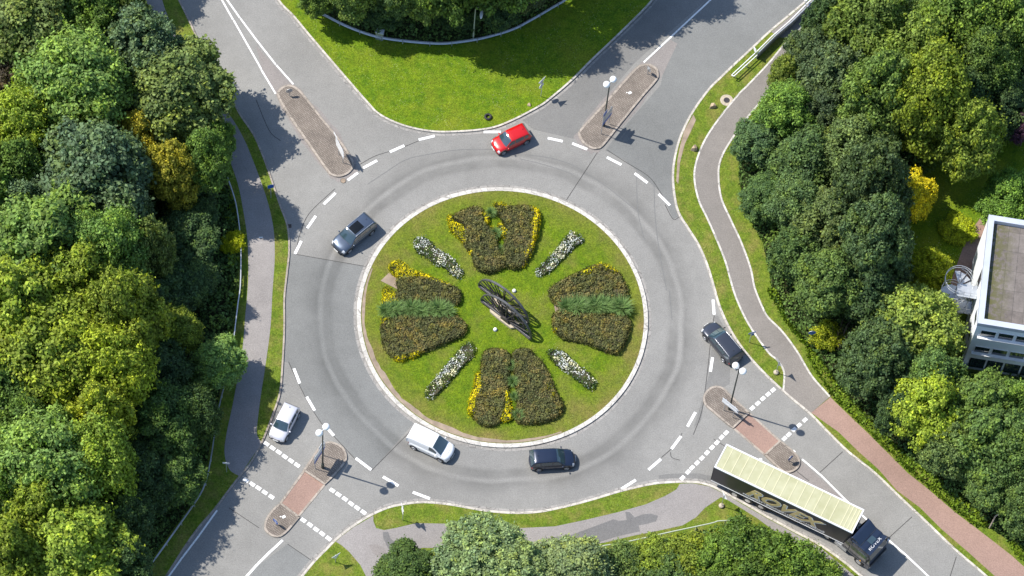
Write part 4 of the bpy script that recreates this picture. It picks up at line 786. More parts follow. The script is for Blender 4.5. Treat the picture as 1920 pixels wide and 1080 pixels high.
# ornamental grass tufts
def tuft_mesh(seed):
    r = np.random.default_rng(seed); V = []; F = []
    for k in range(520):
        a = r.uniform(0, 2*pi); L = r.uniform(.5, 1.15); bend = r.uniform(.35, 1.); w = .026
        ph = np.array([cos(a), sin(a), 0]); sd = np.array([-sin(a), cos(a), 0])*w; o = ph*r.uniform(0, .12); n0 = len(V)
        for j in range(5):
            t = j/4; p = o+ph*L*bend*t**1.3*.8+np.array([0, 0, L*(t-.45*bend*t*t)]); ww = (1-t*.85)
            V += [tuple(p-sd*ww), tuple(p+sd*ww)]
        for j in range(4): F.append((n0+2*j, n0+2*j+1, n0+2*j+3, n0+2*j+2))
    me = bpy.data.meshes.new('grass_tuft'); me.from_pydata(V, [], F); me.materials.append(M['blade']); me.update(); return me
TF = [tuft_mesh(1), tuft_mesh(2)]
nth = ['first', 'second', 'third', 'fourth', 'fifth', 'sixth', 'seventh', 'eighth']
def tufts(pts, s, where, direction):
    for k, (x, y) in enumerate(pts):
        w = P(x, y, .5); o = bpy.data.objects.new('ornamental_grass', TF[k % 2]); link(o); o.location = (w[0], w[1], ZS); o.rotation_euler[2] = k*1.3; ss = s*(1+.12*sin(k*2.3)); o.scale = (ss, ss, ss)
        tag(o, '%s ornamental grass tuft from the %s in the %s bed' % (nth[k], direction, where), 'ornamental grass', 'ornamental grass tufts of the roundabout')
tufts([(724, 583), (740, 580), (756, 582), (772, 579), (789, 583), (806, 581), (823, 580), (838, 583)], 1.25, 'left', 'left')
tufts([(1064, 576), (1082, 575), (1099, 574), (1116, 575), (1133, 574), (1150, 575), (1166, 577)], 1.35, 'right', 'left')
tufts([(921, 398), (930, 437), (940, 468)], .8, 'top', 'top')
tufts([(957, 684), (962, 715), (965, 742), (972, 778)], .8, 'bottom', 'top')
# ------------------------------------------------------------------ vehicles
def rub(mb, *a, **k): mb.cyl(*a, **k)
def vehicle(name, label, cat, loc, hd, L, W, H, paint, kind='hatch', wb=None, extras=()):
    root = empty(name, (loc[0], loc[1], ZR), hd, label, cat, 'cars on the roundabout')
    belt = {'van': 1.05, 'suv': 1.0, 'wagon': .93, 'hatch': .93}[kind]; wb = wb or L*.6
    if kind == 'van':
        top = [(-.5, .45), (-.497, .9), (-.485, belt), (.22, belt+.02), (.30, belt), (.42, .92), (.47, .80), (.492, .62), (.5, .42)]
        cab = [(-.492, belt, .93), (-.488, H*.86, .86), (-.46, H-.05, .80), (-.2, H, .80), (.05, H, .78), (.10, H-.06, .76), (.15, H-.22, .78), (.30, belt, .86)]
        iu = (4.9, 6.9)
    else:
        top = [(-.5, .42), (-.497, .72), (-.485, belt-.06), (-.46, belt), (.16, belt+.03), (.22, belt+.02), (.38, belt-.08), (.455, belt-.2), (.488, belt-.36), (.5, .38)]
        rr = {'hatch': -.38, 'wagon': -.40, 'suv': -.40}[kind]
        cab = [(-.475, belt, .90), (rr-.015, H-.10, .78), (rr+.03, H-.03, .75), (-.18, H, .74), (0, H, .74), (.075, H-.03, .72), (.11, H-.10, .73), (.245, belt+.02, .86)]
        iu = (5.15, 6.92)
    tx = [a for a, _ in top]; tz = [b for _, b in top]
    av = [0, .35, .6, .7, .78, .93, 1.]; ay = [0, .5, .84, .94, 1., .98, .93]
    def body(u, v):
        s = 2*u-1; xx = .5*s; zt = float(np.interp(xx, tx, tz)); w = W/2*(1-.13*abs(s)**7); s_ = abs(v); y = float(np.interp(s_, av, ay))
        zz = float(np.interp(s_, av, [zt+.035, zt+.03, zt-.015, zt-.07, max(zt-.26, .40), .32, .2]))
        zz = min(zz, zt+.035); x = xx*L-(.055*L)*np.sign(s)*abs(s)**5*y*y
        return (x, np.sign(v)*y*w, zz)
    cxs = [c[0]*L for c in cab]; czs = [c[1] for c in cab]; cws = [c[2]*W/2 for c in cab]; ui = list(range(len(cab)))
    bv = [0, .3, .52, .62, .68, 1.]; byf = [0, .45, .86, .97, 1., None]; bz = [1.03, 1.02, .985, .94, .88, 0.]
    def cabin(u, v):
        x = float(np.interp(u, ui, cxs)); zt = float(np.interp(u, ui, czs)); wt = float(np.interp(u, ui, cws))*1.07; s_ = min(abs(v), 1.)
        wbt = W/2*.935; zb = belt-.03
        y = float(np.interp(s_, bv, [0, .45*wt, .86*wt, .97*wt, wt, max(wbt, wt)])); z = zb+(zt-zb)*float(np.interp(s_, bv, bz))
        n = len(cab)-1
        bow = .10*L*.35*(1-(y/(W/2))**2) if u > n-2.2 else 0
        bow *= min(1, max(0, (u-(n-2.2))/2.2))
        return (x+bow*.6, np.sign(v)*y, z)
    n = len(cab)-1; C = (0, 0, .7)
    mb = MB(); us = [0, .004, .01, .02, .035, .06]+[.1+.8*i/16 for i in range(17)]+[.93, .955, .975, .988, .995, 1.]
    vs = [-1, -.93, -.85, -.78, -.7, -.6, -.48, -.35, -.18, 0, .18, .35, .48, .6, .7, .78, .85, .93, 1]
    def surf(f, us, vs):
        mb = MB(); V = [f(u, v) for u in us for v in vs]; m = len(vs)
        mb.add(V, [(i*m+j, (i+1)*m+j, (i+1)*m+j+1, i*m+j+1) for i in range(len(us)-1) for j in range(m-1)], 0, True); return mb
    b = surf(body, us, vs); b.box(-L*.46, L*.46, -W*.42, W*.42, .16, .3, 1); b.build('body', [paint, M['black']], root)
    cu = [i+j/3 for i in range(n) for j in range(3)]+[n]
    surf(cabin, cu, [-1, -.84, -.68, -.62, -.52, -.3, -.15, 0, .15, .3, .52, .62, .68, .84, 1]).build('cabin', paint, root)
    mb = MB(); mb.grid(cabin, iu[0], iu[1], -.57, .57, 6, 10, 0, .012, C); mb.build('windscreen', M['glass'], root)
    if kind != 'van': mb = MB(); mb.grid(cabin, .15, 1.05, -.55, .55, 4, 8, 0, .012, C); mb.build('rear_window', M['glass'], root)
    rng_ = [(3.4, 5.9)] if kind == 'van' else [(1.6, 2.45), (2.6, 3.9), (4.02, 6.35)]
    if kind == 'van': rng_ = [(3.9, 6.3)]
    for sd in (-1, 1):
        for a, c in rng_:
            mb = MB(); mb.grid(cabin, a, c, sd*.70, sd*.93, 6, 2, 0, .012, C); mb.build('side_window', M['glass'], root)
    for sd in (-1, 1):
        mb = MB(); mb.grid(body, .935, .987, sd*.5, sd*.74, 5, 4, 0, .012, C); mb.build('headlight', M['lamp_glass'], root)
        mb = MB(); mb.grid(body, .006, .035, sd*.60, sd*.84, 4, 3, 0, .012, C); mb.build('tail_light', M['tail'], root)
        mb = MB(); mb.ball((L*.205, sd*(W/2+.09), belt+.04), .1, 8, 0, (.7, 1., .6)); mb.tube([(L*.21, sd*W*.45, belt), (L*.205, sd*(W/2+.05), belt+.02)], .03, 6); mb.build('mirror', paint if kind != 'wagon' else M['black'], root)
        # door seam / handle strip
        mb = MB(); mb.grid(body, .30, .34, sd*.80, sd*.815, 1, 1, 0, .012, C); mb.grid(body, .52, .56, sd*.80, sd*.815, 1, 1, 0, .012, C); mb.build('door_handle', M['darkmetal'], root)
    mb = MB(); mb.box(L/2-.02, L/2+.015, -.26, .26, .38, .5); mb.build('number_plate', M['plate'], root)
    mb = MB(); mb.grid(body, .988, .998, -.40, .40, 2, 8, 0, .01, C); mb.build('grille', M['darkmetal'], root)
    mb = MB(); mb.grid(body, .755, .765, -.45, .45, 1, 8, 0, .008, C); mb.build('wiper_cowl', M['darkmetal'], root)
    for sx in (-1, 1):
        for sd in (-1, 1):
            mb = MB(); mb.cyl((sx*wb/2, sd*(W/2-.02), .37), (0, 1, 0), .385, .06, 24); mb.build('wheel_arch', M['black'], root)
            mb = MB(); mb.cyl((sx*wb/2, sd*(W/2-.09), .32), (0, 1, 0), .32, .22, 24); wh = mb.build('wheel', M['black'], root)
            mb = MB(); yy = sd*(W/2+.028); mb.cyl((sx*wb/2, yy-sd*.01, .32), (0, 1, 0), .205, .02, 20, 1)
            for q in range(5):
                a = q*2*pi/5; mb.box(-.03, .03, -.012, .012, .0, .2, 0, Matrix.Translation((sx*wb/2, yy, .32)) @ Matrix.Rotation(a, 4, 'Y'))
            mb.tube([(sx*wb/2+.2*cos(t*pi/8), yy, .32+.2*sin(t*pi/8)) for t in range(16)], .018, 6, 0, True)
            mb.build('rim', [M['rim'], M['darkmetal']], wh)
    if 'rails' in extras:
        for sd in (-1, 1):
            mb = MB(); mb.tube([tuple(np.array(cabin(u, sd*.57))+[0, 0, .04]) for u in (1.9, 2.5, 3, 4, 5, 5.3)], .022, 6); mb.build('roof_rail', M['rim'], root)
    if 'sunroof' in extras:
        mb = MB(); mb.grid(cabin, 3.0, 4.9, -.40, .40, 4, 6, 0, .01, C); mb.build('sunroof', M['sunroof'], root)
    mb = MB(); t = np.array(cabin(2.3 if kind != 'van' else 2.5, 0)); mb.tube([tuple(t), tuple(t+[-.1, 0, .09])], .02, 6); mb.build('antenna', M['black'], root)
    if 'badge' in extras:
        mb = MB()
        for q in range(5): mb.grid(body, .90, .905, -.25+q*.1, -.18+q*.1, 1, 1, 0, .01, C)
        mb.build('bonnet_lettering', M['darkmetal'], root)
    return root
def carpaint(name, col, metal=.5, rough=.3): return plain(name, col, rough, metal, var=.04, scale=1., coat=1.)
def from_wheels(r, f, side, W, wz=.32):
    a = np.array(P(*r, wz)); b = np.array(P(*f, wz)); h = atan2(b[1]-a[1], b[0]-a[0]); m = (a+b)/2
    n = np.array([-sin(h), cos(h)])  # left
    m = m[:2]+(-n if side == 'left' else n)*W/2; return (m[0], m[1]), h
def from_px(x, y, z, hd): w = P(x, y, z); return (w[0], w[1]), radians(hd)
c, h = from_wheels((987.5, 267.5), (944.6, 287.5), 'left', 1.7)
vehicle('parked_car', 'bright red small hatchback below the north lawn', 'car', c, h, 3.85, 1.7, 1.56, carpaint('red_paint', (.50, .004, .003), .05), 'hatch', 2.45)
c, h = from_px(664, 438.5, .7, 230)
vehicle('parked_car', 'blue-grey estate with dark glass sunroof at the upper left of the roundabout', 'car', c, h, 4.65, 1.86, 1.62, carpaint('bluegrey_paint', (.075, .10, .145), .5), 'suv', 2.8, ('sunroof', 'rails'))
c, h = from_wheels((1355.4, 675), (1322, 635), 'left', 1.82)
vehicle('parked_car', 'dark grey estate with silver roof rails leaving the roundabout at the right', 'car', c, h, 4.7, 1.82, 1.5, carpaint('charcoal_paint', (.045, .05, .065), .4), 'wagon', 2.72, ('rails',))
c, h = from_wheels((1011, 881.8), (1062, 878.7), 'right', 1.75)
vehicle('parked_car', 'dark navy hatchback driving below the roundabout lawn', 'car', c, h, 4.25, 1.75, 1.52, carpaint('navy_paint', (.012, .02, .045), .3), 'hatch', 2.5)
c, h = from_wheels((777.5, 841), (823, 862.5), 'right', 1.8)
vehicle('delivery_van', 'white compact panel van at the lower left of the roundabout kerb', 'van', c, h, 4.35, 1.82, 1.85, carpaint('white_paint', (.82, .83, .85), 0., .35), 'van', 2.65, ('badge',))
c, h = from_px(533, 791.5, .7, 252)
vehicle('parked_car', 'silver-white hatchback leaving at the lower left beside the kerb', 'car', c, h, 3.75, 1.66, 1.54, carpaint('silver_paint', (.66, .65, .70), .3, .35), 'hatch', 2.45)
# ------------------------------------------------------------------ truck
def text(s, size, mat, parent, M4, name, shear=0., sx=1., extr=.004, align='LEFT', off=0.):
    cu = bpy.data.curves.new(name, 'FONT'); cu.body = s; cu.size = size; cu.shear = shear; cu.extrude = extr; cu.align_x = align; cu.offset = off; cu.resolution_u = 3
    ob = bpy.data.objects.new(name, cu); COL.objects.link(ob); bpy.context.view_layer.update()
    me = bpy.data.meshes.new_from_object(ob.evaluated_get(bpy.context.evaluated_depsgraph_get())); bpy.data.objects.remove(ob)
    for v in me.vertices: v.co = M4 @ Vector((v.co.x*sx, v.co.y, v.co.z))
    me.materials.clear(); me.materials.append(mat); o = bpy.data.objects.new(name, me); return link(o, parent)
ra, rb_, fb, fa = [np.array(P(*p, 4.0)) for p in [(1340, 876), (1361, 832), (1619, 957), (1600, 999)]]
mr = (ra+rb_)/2; mf = (fa+fb)/2; th = atan2(mf[1]-mr[1], mf[0]-mr[0]); TL = float(np.linalg.norm(mf-mr)); TW = 2.55
truck = empty('articulated_truck', (mr[0], mr[1], ZR), th, 'long black articulated truck with pale yellow roof and gold lettering', 'truck')
mtarp, nt, b, out = newmat('trailer_tarp'); tc = node(nt, 'ShaderNodeTexCoord').outputs['Object']
cc = ramp(nt, noise(nt, tc, .9, 4), [(.3, (.34, .335, .19)), (.7, (.43, .42, .27))]); nt.links.new(cc, b.inputs['Base Color']); b.inputs['Roughness'].default_value = .5
M['tarp'] = mtarp; M['tarprib'] = plain('tarp_rib', (.58, .55, .36), .5, var=.05); M['curtain'] = plain('black_curtain', (.014, .016, .022), .35, var=.3, scale=1.2, bmp=.1)
M['truckblue'] = carpaint('truck_dark_paint', (.014, .024, .05), .3, .35); M['gold'] = plain('gold_lettering', (.66, .50, .21), .4, var=.2, scale=1.2); M['wtext'] = plain('white_lettering', (.75, .75, .75), .5)
hw = TW/2; zt = 4.0
mb = MB(); mb.box(0.02, TL-.02, -hw+.01, hw-.01, 1.15, zt-.06); mb.build('curtain_side', M['curtain'], truck)
mb = MB(); mb.box(.12, TL-.12, -hw+.12, hw-.12, zt-.05, zt-.01); mb.build('roof_tarpaulin', M['tarp'], truck)
for xr in [.75+.8*i for i in range(14)]+[TL-1.3, TL-.95, TL-.6, TL-.3]:
    if xr < TL-.1: mb = MB(); mb.box(xr-.03, xr+.03, -hw+.13, hw-.13, zt-.012, zt+.012); mb.build('roof_rib', M['tarprib'], truck)
mb = MB()
for a in ((0, TL, -hw-.01, -hw+.12), (0, TL, hw-.12, hw+.01), (0, .12, -hw+.12, hw-.12), (TL-.12, TL, -hw+.12, hw-.12)): mb.box(*a, zt-.12, zt+.02)
mb.build('roof_frame', M['white'], truck)
for s in (-1, 1):
    mb = MB(); mb.box(0, TL, s*(hw+.002), s*(hw+.03), 1.12, 1.2); mb.build('side_rail', M['white'], truck)
mb = MB(); mb.box(-.04, 0, -hw, hw, 1.1, zt-.1); mb.build('rear_door', M['darkmetal'], truck)
mb = MB(); mb.box(.2, TL-.4, -.5, .5, .8, 1.12); mb.box(2.5, TL-5, -hw+.1, -hw+.16, .5, 1.0); mb.box(2.5, TL-5, hw-.16, hw-.1, .5, 1.0); mb.build('chassis', M['black'], truck)
for s in (-1, 1):
    mb = MB(); mb.box(-.05, .03, s*1.1-.12, s*1.1+.12, .9, 1.05); mb.build('tail_light', M['tail'], truck)
    for xw in (2.4, 3.7, 5.0):
        mb = MB(); mb.cyl((xw, s*(hw-.2), .5), (0, 1, 0), .5, .36, 24); w_ = mb.build('wheel', M['black'], truck)
        mb = MB(); mb.cyl((xw, s*(hw-.02), .5), (0, 1, 0), .27, .03, 18); mb.build('rim', M['rim'], w_)
X90 = Matrix.Rotation(pi/2, 4, 'X')
def sideM(x, z): return Matrix.Translation((x, -hw-.006, z)) @ X90
text('ROVEX', 1.95, M['gold'], truck, sideM(3.3, 1.85), 'gold_lettering', .45, 1.08, .006, off=.07)
text('ROVEX', 1.95, M['wtext'], truck, sideM(3.36, 1.82) @ Matrix.Translation((0, 0, -.004)), 'lettering_outline', .45, 1.08, .003, off=.105)
text('TRANSPORT \u2022 SPEDITION \u2022 LOGISTIK \u2022 LAGERUNG', .36, M['wtext'], truck, sideM(3.05, 1.42), 'tagline_lettering', .3, .98, .005, off=.012)
cw_ = np.array(P(1632, 1010, 3.45)); hd = radians(-36); dl = Matrix.Rotation(-th, 4, 'Z') @ Vector((cw_[0]-mr[0], cw_[1]-mr[1], 0))
TM = Matrix.Translation(dl) @ Matrix.Rotation(hd-th, 4, 'Z')
def tb(mbx, name, mats, par=truck):
    mbx.v = [tuple(TM @ Vector(p)) for p in mbx.v]; return mbx.build(name, mats, par)
mb = MB()
prof = [(-1.15, .9), (-1.15, 3.35), (-1.0, 3.42), (.35, 3.35), (.75, 3.05), (1.12, 2.2), (1.22, 1.5), (1.25, .5), (.7, .42), (.7, .9)]
Mx = Matrix(((1, 0, 0, 0), (0, 0, 1, 0), (0, 1, 0, 0), (0, 0, 0, 1)))
mb.prism(prof, -1.24, 1.24, 0, Mx); cabo = tb(mb, 'cab', M['truckblue'])
bv_ = cabo.modifiers.new('bevel', 'BEVEL'); bv_.width = .07; bv_.segments = 3
mb = MB(); mb.prism([(-1.25, 3.3), (-1.2, 3.95), (-.95, 3.92), (-.2, 3.42), (-.2, 3.3)], -1.18, 1.18, 0, Mx); sp = tb(mb, 'roof_deflector', M['truckblue']); m_ = sp.modifiers.new('bevel', 'BEVEL'); m_.width = .05; m_.segments = 2
for s in (-1, 1):
    mb = MB(); mb.prism([(-1.9, 1.0), (-1.3, 3.85), (-1.16, 3.85), (-1.16, 1.0)], s*1.2-.03, s*1.2+.03, 0, Mx); tb(mb, 'side_deflector', M['truckblue'])
mb = MB(); mb.box(-.1, .42, -.36, .36, 3.36, 3.44); tb(mb, 'roof_hatch', M['glass'])
mb = MB(); mb.prism([(.775, 3.03), (1.135, 2.2), (1.15, 2.22), (.79, 3.05)], -1.12, 1.12, 0, Mx); tb(mb, 'windscreen', M['glass'])
mb = MB(); mb.box(.52, .95, -1.2, 1.2, 3.1, 3.2); tb(mb, 'sun_visor', M['truckblue'])
text('ROVEX', .42, M['wtext'], truck, TM @ Matrix.Translation((.70, -.85, 3.215)) @ Matrix.Rotation(pi/2, 4, 'Z') @ Matrix.Rotation(radians(12), 4, 'X'), 'cab_lettering', 0, 1.2, .004)
for s in (-1, 1):
    mb = MB(); mb.box(-.2, .75, s*1.245, s*1.26, 2.0, 2.75); tb(mb, 'side_window', M['glass'])
    mb = MB(); mb.box(.85, .98, s*1.28, s*1.5, 1.95, 2.75); tb(mb, 'mirror', M['black'])
    mb = MB(); mb.box(1.2, 1.3, s*.85-.2, s*.85+.2, .65, .95); tb(mb, 'headlight', M['lamp_glass'])
    mb = MB(); mb.box(.2, .32, s*1.25, s*1.28, 1.0, 1.1); tb(mb, 'indicator_lamp', M['amber'])
    for xw in (.15, -3.5):
        mb = MB(); mb.cyl((xw, s*1.05, .5), (0, 1, 0), .5, .34, 24); mb.v = [tuple(TM @ Vector(p)) for p in mb.v]; w_ = mb.build('wheel', M['black'], truck)
        mb = MB(); mb.cyl((xw, s*1.23, .5), (0, 1, 0), .27, .03, 18); mb.v = [tuple(TM @ Vector(p)) for p in mb.v]; mb.build('rim', M['rim'], w_)
    mb = MB(); mb.box(-2.6, -1.3, s*.95-.28, s*.95+.28, .45, .95); tb(mb, 'fuel_tank', M['galv'])
mb = MB(); mb.box(-4.4, 1.0, -.42, .42, .6, .9); mb.box(-2.1, -1.3, -.9, .9, .95, 1.2); tb(mb, 'tractor_chassis', M['black'])
mb = MB(); mb.box(1.25, 1.32, -1.15, 1.15, .95, 1.4); tb(mb, 'grille', M['darkmetal'])
mb = MB(); mb.cyl((-1.35, -.9, 2.0), (0, 0, 1), .09, 2.2, 10); tb(mb, 'exhaust', M['galv'])
# ------------------------------------------------------------------ sculpture
pa = np.array(P(901, 566, 0)); pb = np.array(P(996, 640, 0))
def halfwheel(root, a, b, R=None):
    c = (a+b)/2; R = np.linalg.norm(b-a)/2; t = (b-a)/np.linalg.norm(b-a); n_ = np.array([-t[1], t[0], 0]); z0 = .45
    def pt(an, r, o=0.): return tuple(c+t*r*cos(an)+np.array([0, 0, z0+r*sin(an)])+n_*o)
    rim = MB(); N = 40
    for (r0, r1, w) in ((R-.12, R, .2),):
        vs = []; 
        for i in range(N+1):
            an = pi*i/N
            for r_, o_ in ((r0, -w/2), (r1, -w/2), (r1, w/2), (r0, w/2)): vs.append(pt(an, r_, o_))
        fs = []
        for i in range(N):
            for k in range(4): fs.append((i*4+k, (i+1)*4+k, (i+1)*4+(k+1) % 4, i*4+(k+1) % 4))
        fs += [(0, 1, 2, 3), (N*4, N*4+3, N*4+2, N*4+1)]
        rim.add(vs, fs)
    rim.tube([pt(pi*i/N, R-.75) for i in range(N+1)], .03, 6)
    rim.build('wheel_rim', M['steel_rim'], root)
    for k in range(9):
        an = pi*k/8
        for o_ in (-.14, .14):
            s = MB(); s.tube([pt(an, .35, o_*.3), pt(an, R-.12, o_)], .06, 6); s.build('spoke', M['steel_old'], root)
    h = MB(); h.cyl(tuple(c+[0, 0, z0]), n_, .5, .5, 20); h.build('hub', M['steel_old'], root)
    s = MB(); s.tube([pt(0, R), pt(pi, R)], .09, 6); s.build('base_bar', M['steel_rim'], root)
wheel = empty('pit_wheel_sculpture', (0, 0, 0), 0, 'pair of black half pit wheels with spokes standing on the roundabout lawn', 'sculpture')
halfwheel(wheel, pa, pb)
dv = np.array([-.38, 1.5, 0]); halfwheel(wheel, pa+dv, pb+dv)
tt = (pb-pa)/np.linalg.norm(pb-pa)
for f_ in (.25, .45, .65, .85):
    s = MB(); q = pa+(pb-pa)*f_; s.tube([tuple(q+[0, 0, .5]), tuple(q+dv+[0, 0, .5])], .06, 6); s.tube([tuple(q+[0, 0, 1.6]), tuple(q+dv+[0, 0, .4])], .05, 6); s.build('cross_member', M['steel_old'], wheel)
q0 = px(ori(870, 490, 6.75, [(325, 590), (345, 560), (560, 700), (700, 800), (640, 850), (590, 855), (450, 750), (330, 650)]), .2)
s = MB(); s.prism(q0, ZS, .42); s.build('stone_plinth', M['stone'], wheel)
mid = (pa+pb)/2+dv; s = MB(); s.box(-1.1, 1.1, -.35, .35, 0, .4, 0, Matrix.Translation((mid[0], mid[1], ZS)) @ Matrix.Rotation(atan2(tt[1], tt[0]), 4, 'Z')); s.build('rear_plinth', M['stone'], wheel)
for k, (x, y, w) in enumerate([(964, 546, 'above'), (928.5, 618.5, 'below')]):
    r_ = empty('ground_lamp', P(x, y, ZS), 0, 'small white ground lamp %s the wheel sculpture' % w, 'lamp', 'ground lamps of the sculpture')
    s = MB(); s.ball((0, 0, .14), .17, 10, 0, (1, 1, .8)); s.build('globe', M['globe'], r_); s = MB(); s.cyl((0, 0, .03), (0, 0, 1), .2, .06, 16); s.build('base', M['grey'], r_)
# ------------------------------------------------------------------ lamps and signs
def lamp2(b, t, label, h, ang):
    w = P(*b, .1); r = empty('street_lamp', w, ang, label, 'street lamp', 'twin globe street lamps')
    s = MB(); s.cyl((0, 0, .4), (0, 0, 1), .14, .8, 12); s.build('base', M['polegreen'], r)
    s = MB(); s.tube([(0, 0, 0), (0, 0, h)], [.085, .055], 10); s.build('pole', M['polegreen'], r)
    s = MB(); s.tube([(-.42, 0, h-.02), (.42, 0, h-.02)], .035, 8); s.build('cross_arm', M['white'], r)
    for k in (-1, 1):
        s = MB(); s.ball((k*.42, 0, h+.08), .33, 14); g_ = s.build('lamp_globe', M['globe'], r); s = MB(); s.cyl((k*.42, 0, h-.26), (0, 0, 1), .12, .12, 12); s.build('lamp_collar', M['grey'], g_)
lamp2((1131.6, 236), 0, 'twin globe street lamp on the upper right traffic island', 8.0, radians(48))
lamp2((1367.5, 767), 0, 'twin globe street lamp on the right traffic island beside the pink crossing', 8.3, radians(-35))
lamp2((605, 877), 0, 'twin globe street lamp on the lower left traffic island', 7.9, radians(52))
# single curved lamp
w = P(887, 76, ZS); r = empty('street_lamp', w, 0, 'single curved street lamp behind the north guardrail', 'street lamp')
s = MB(); s.tube([(0, 0, 0), (0, 0, 5.6), (.08, -.02, 6.0), (.3, -.1, 6.15), (.5, -.3, 6.1)], [.08, .05, .045, .04, .035], 8); s.build('pole', M['railgreen'], r)
s = MB(); s.ball((.62, -.75, 6.02), .5, 10, 0, (.3, 1., .28)); s.ball((.62, -.75, 6.0), .01, 4); o = s.build('lamp_head', M['white'], r)
def shape_disc(r, n=20): return [(r*cos(2*pi*i/n), r*sin(2*pi*i/n)) for i in range(n)]
def shape_tri(r, down=True): k = -1 if down else 1; return [(-r, -k*r*.577), (r, -k*r*.577), (0, k*r*1.15)]
def shape_rect(w, h): return [(-w/2, -h/2), (w/2, -h/2), (w/2, h/2), (-w/2, h/2)]
def shape_arrow(w, h): return [(-w/2, -h/2), (w/2-h*.6, -h/2), (w/2, 0), (w/2-h*.6, h/2), (-w/2, h/2)]
def plateM(x, z, ang, y=.05): return Matrix.Rotation(ang, 4, 'Z') @ Matrix.Translation((x, -y, z)) @ Matrix.Rotation(pi/2, 4, 'X')
def addplate(root, shp, x, z, ang, mf, name='sign_plate', y=.06, back='galv'):
    s = MB(); s.prism(shp, 0, .02, 0, plateM(x, z, ang, y)); o = s.build(name, M[back], root)
    s = MB(); s.prism([(a*.97, b*.97) for a, b in shp], .021, .026, 0, plateM(x, z, ang, y)); s.build('sign_face', M[mf], o); return o
def sign(b, label, h, plates, ang, mat='galv', block=False, name='road_sign', off=(0,), face=None):
    w = P(*b, ZS); r = empty(name, w, 0, label, 'road sign', 'road signs around the roundabout')
    for q in off:
        s = MB(); s.tube([(q*cos(ang), q*sin(ang), 0), (q*cos(ang), q*sin(ang), h)], .035, 8); s.build('post', M[mat], r)
    for p in plates: addplate(r, p[0], p[1], p[2], ang, p[3], *(p[4:] if len(p) > 4 else ()))
    if block: s = MB(); s.ball((0, 0, .12), .26, 8, 0, (1, 1, .6)); s.build('concrete_foot', M['stone'], r)
    return r
tri = shape_tri(.45); disc = shape_disc(.3); 
sign((1014, 181), 'give way sign with round plate below, at the edge of the north lawn', 3.3, [(shape_tri(.5), 0, 2.75, 'white', 'sign_plate', .06, 'white'), (shape_disc(.34), 0, 1.9, 'white', 'sign_plate', .06, 'white')], radians(235))
# keep-right signs
def keep(b, label, ang):
    r = sign(b, label, 1.0, [(shape_disc(.33), 0, .85, 'blue')], ang)
    s = MB(); s.prism([(-.03, .16), (.03, .16), (.03, -.06), (.12, -.04), (0, -.2), (-.12, -.04), (-.03, -.06)], .03, .035, 0, plateM(0, .85, ang, .06) @ Matrix.Rotation(radians(45), 4, 'Z')); s.build('arrow_mark', M['paint'], r)
keep((543, 180), 'round keep-right sign at the outer tip of the upper left traffic island', radians(205)); keep((1214, 139), 'round keep-right sign at the outer tip of the upper right traffic island', radians(130))
keep((1479, 865), 'round keep-right sign at the outer tip of the right traffic island', radians(45)); keep((518, 984), 'round keep-right sign at the outer tip of the lower left traffic island', radians(-40))
def dirang(v):
    a = np.array(P(960, 540)); b = np.array(P(960+v[0], 540+v[1])); return atan2(b[1]-a[1], b[0]-a[0])
# direction signs
a = dirang((20, -26)); sign((1127, 251), 'blue and grey direction sign with three arrow boards on the upper right island', 3.3, [(shape_arrow(1.75, .5), .72, 3.0, 'galv'), (shape_arrow(1.75, .5), .72, 2.46, 'galv'), (shape_arrow(1.75, .5), .72, 1.92, 'blue'), (shape_rect(.7, .6), .2, 3.62, 'blue', 'sign_plate', .02)], a, off=(0, 1.3))
a = dirang((25, 20)); sign((1357, 769.5), 'white direction sign on the right traffic island in front of the lamp', 2.3, [(shape_arrow(1.9, .42), .6, 2.1, 'white', 'sign_plate', .06, 'white'), (shape_arrow(1.9, .3), .6, 1.65, 'white', 'sign_plate', .06, 'white')], a, off=(0, 1.05))
a = dirang((17, -27)); sign((591, 879), 'yellow direction sign with stacked boards on the lower left island', 2.9, [(shape_arrow(2.0, .42), .7, 2.65, 'white', 'sign_plate', .06, 'white'), (shape_arrow(2.0, .42), .7, 2.2, 'white'), (shape_arrow(2.0, .42), .7, 1.75, 'blue'), (shape_rect(.9, .5), 1.0, 3.2, 'white', 'sign_plate', .03, 'white')], a, off=(0, 1.5))
a = dirang((17, 32)); sign((635, 290), 'direction sign with several white-edged boards on the upper left island', 2.6, [(shape_arrow(1.9, .42), .4, 2.35, 'white', 'sign_plate', .06, 'white'), (shape_arrow(1.9, .42), .4, 1.9, 'white', 'sign_plate', .06, 'white'), (shape_rect(1.7, .4), .4, 1.45, 'white', 'sign_plate', .06, 'white'), (shape_rect(.8, .3), -.5, 2.85, 'white', 'sign_plate', .1, 'white')], a, off=(0, .95))
sign((508, 371), 'blue sign on a thin pole on the left verge in tree shade', 2.6, [(shape_rect(.6, .6), 0, 2.3, 'blue')], radians(20), off=(0,))
sign((1517, 642), 'round blue sign standing among the shrubs right of the footpath', 2.3, [(shape_disc(.36), 0, 2.1, 'blue')], radians(10))
sign((1405, 642), 'dark blue street sign on a pole beside the right footpath', 2.2, [(shape_rect(.75, .22), 0, 2.1, 'blue'), (shape_rect(.3, .4), .1, 1.7, 'blue')], radians(25))
sign((1455, 699), 'triangular give way sign near the tip of the right verge', 2.3, [(tri, 0, 1.95, 'signred')], radians(120), block=True)
sign((1352.5, 949), 'white sign with a concrete foot beside the rear of the truck', 2.4, [(tri, 0, 2.1, 'signred', 'sign_plate', .06, 'white')], radians(120), block=True)
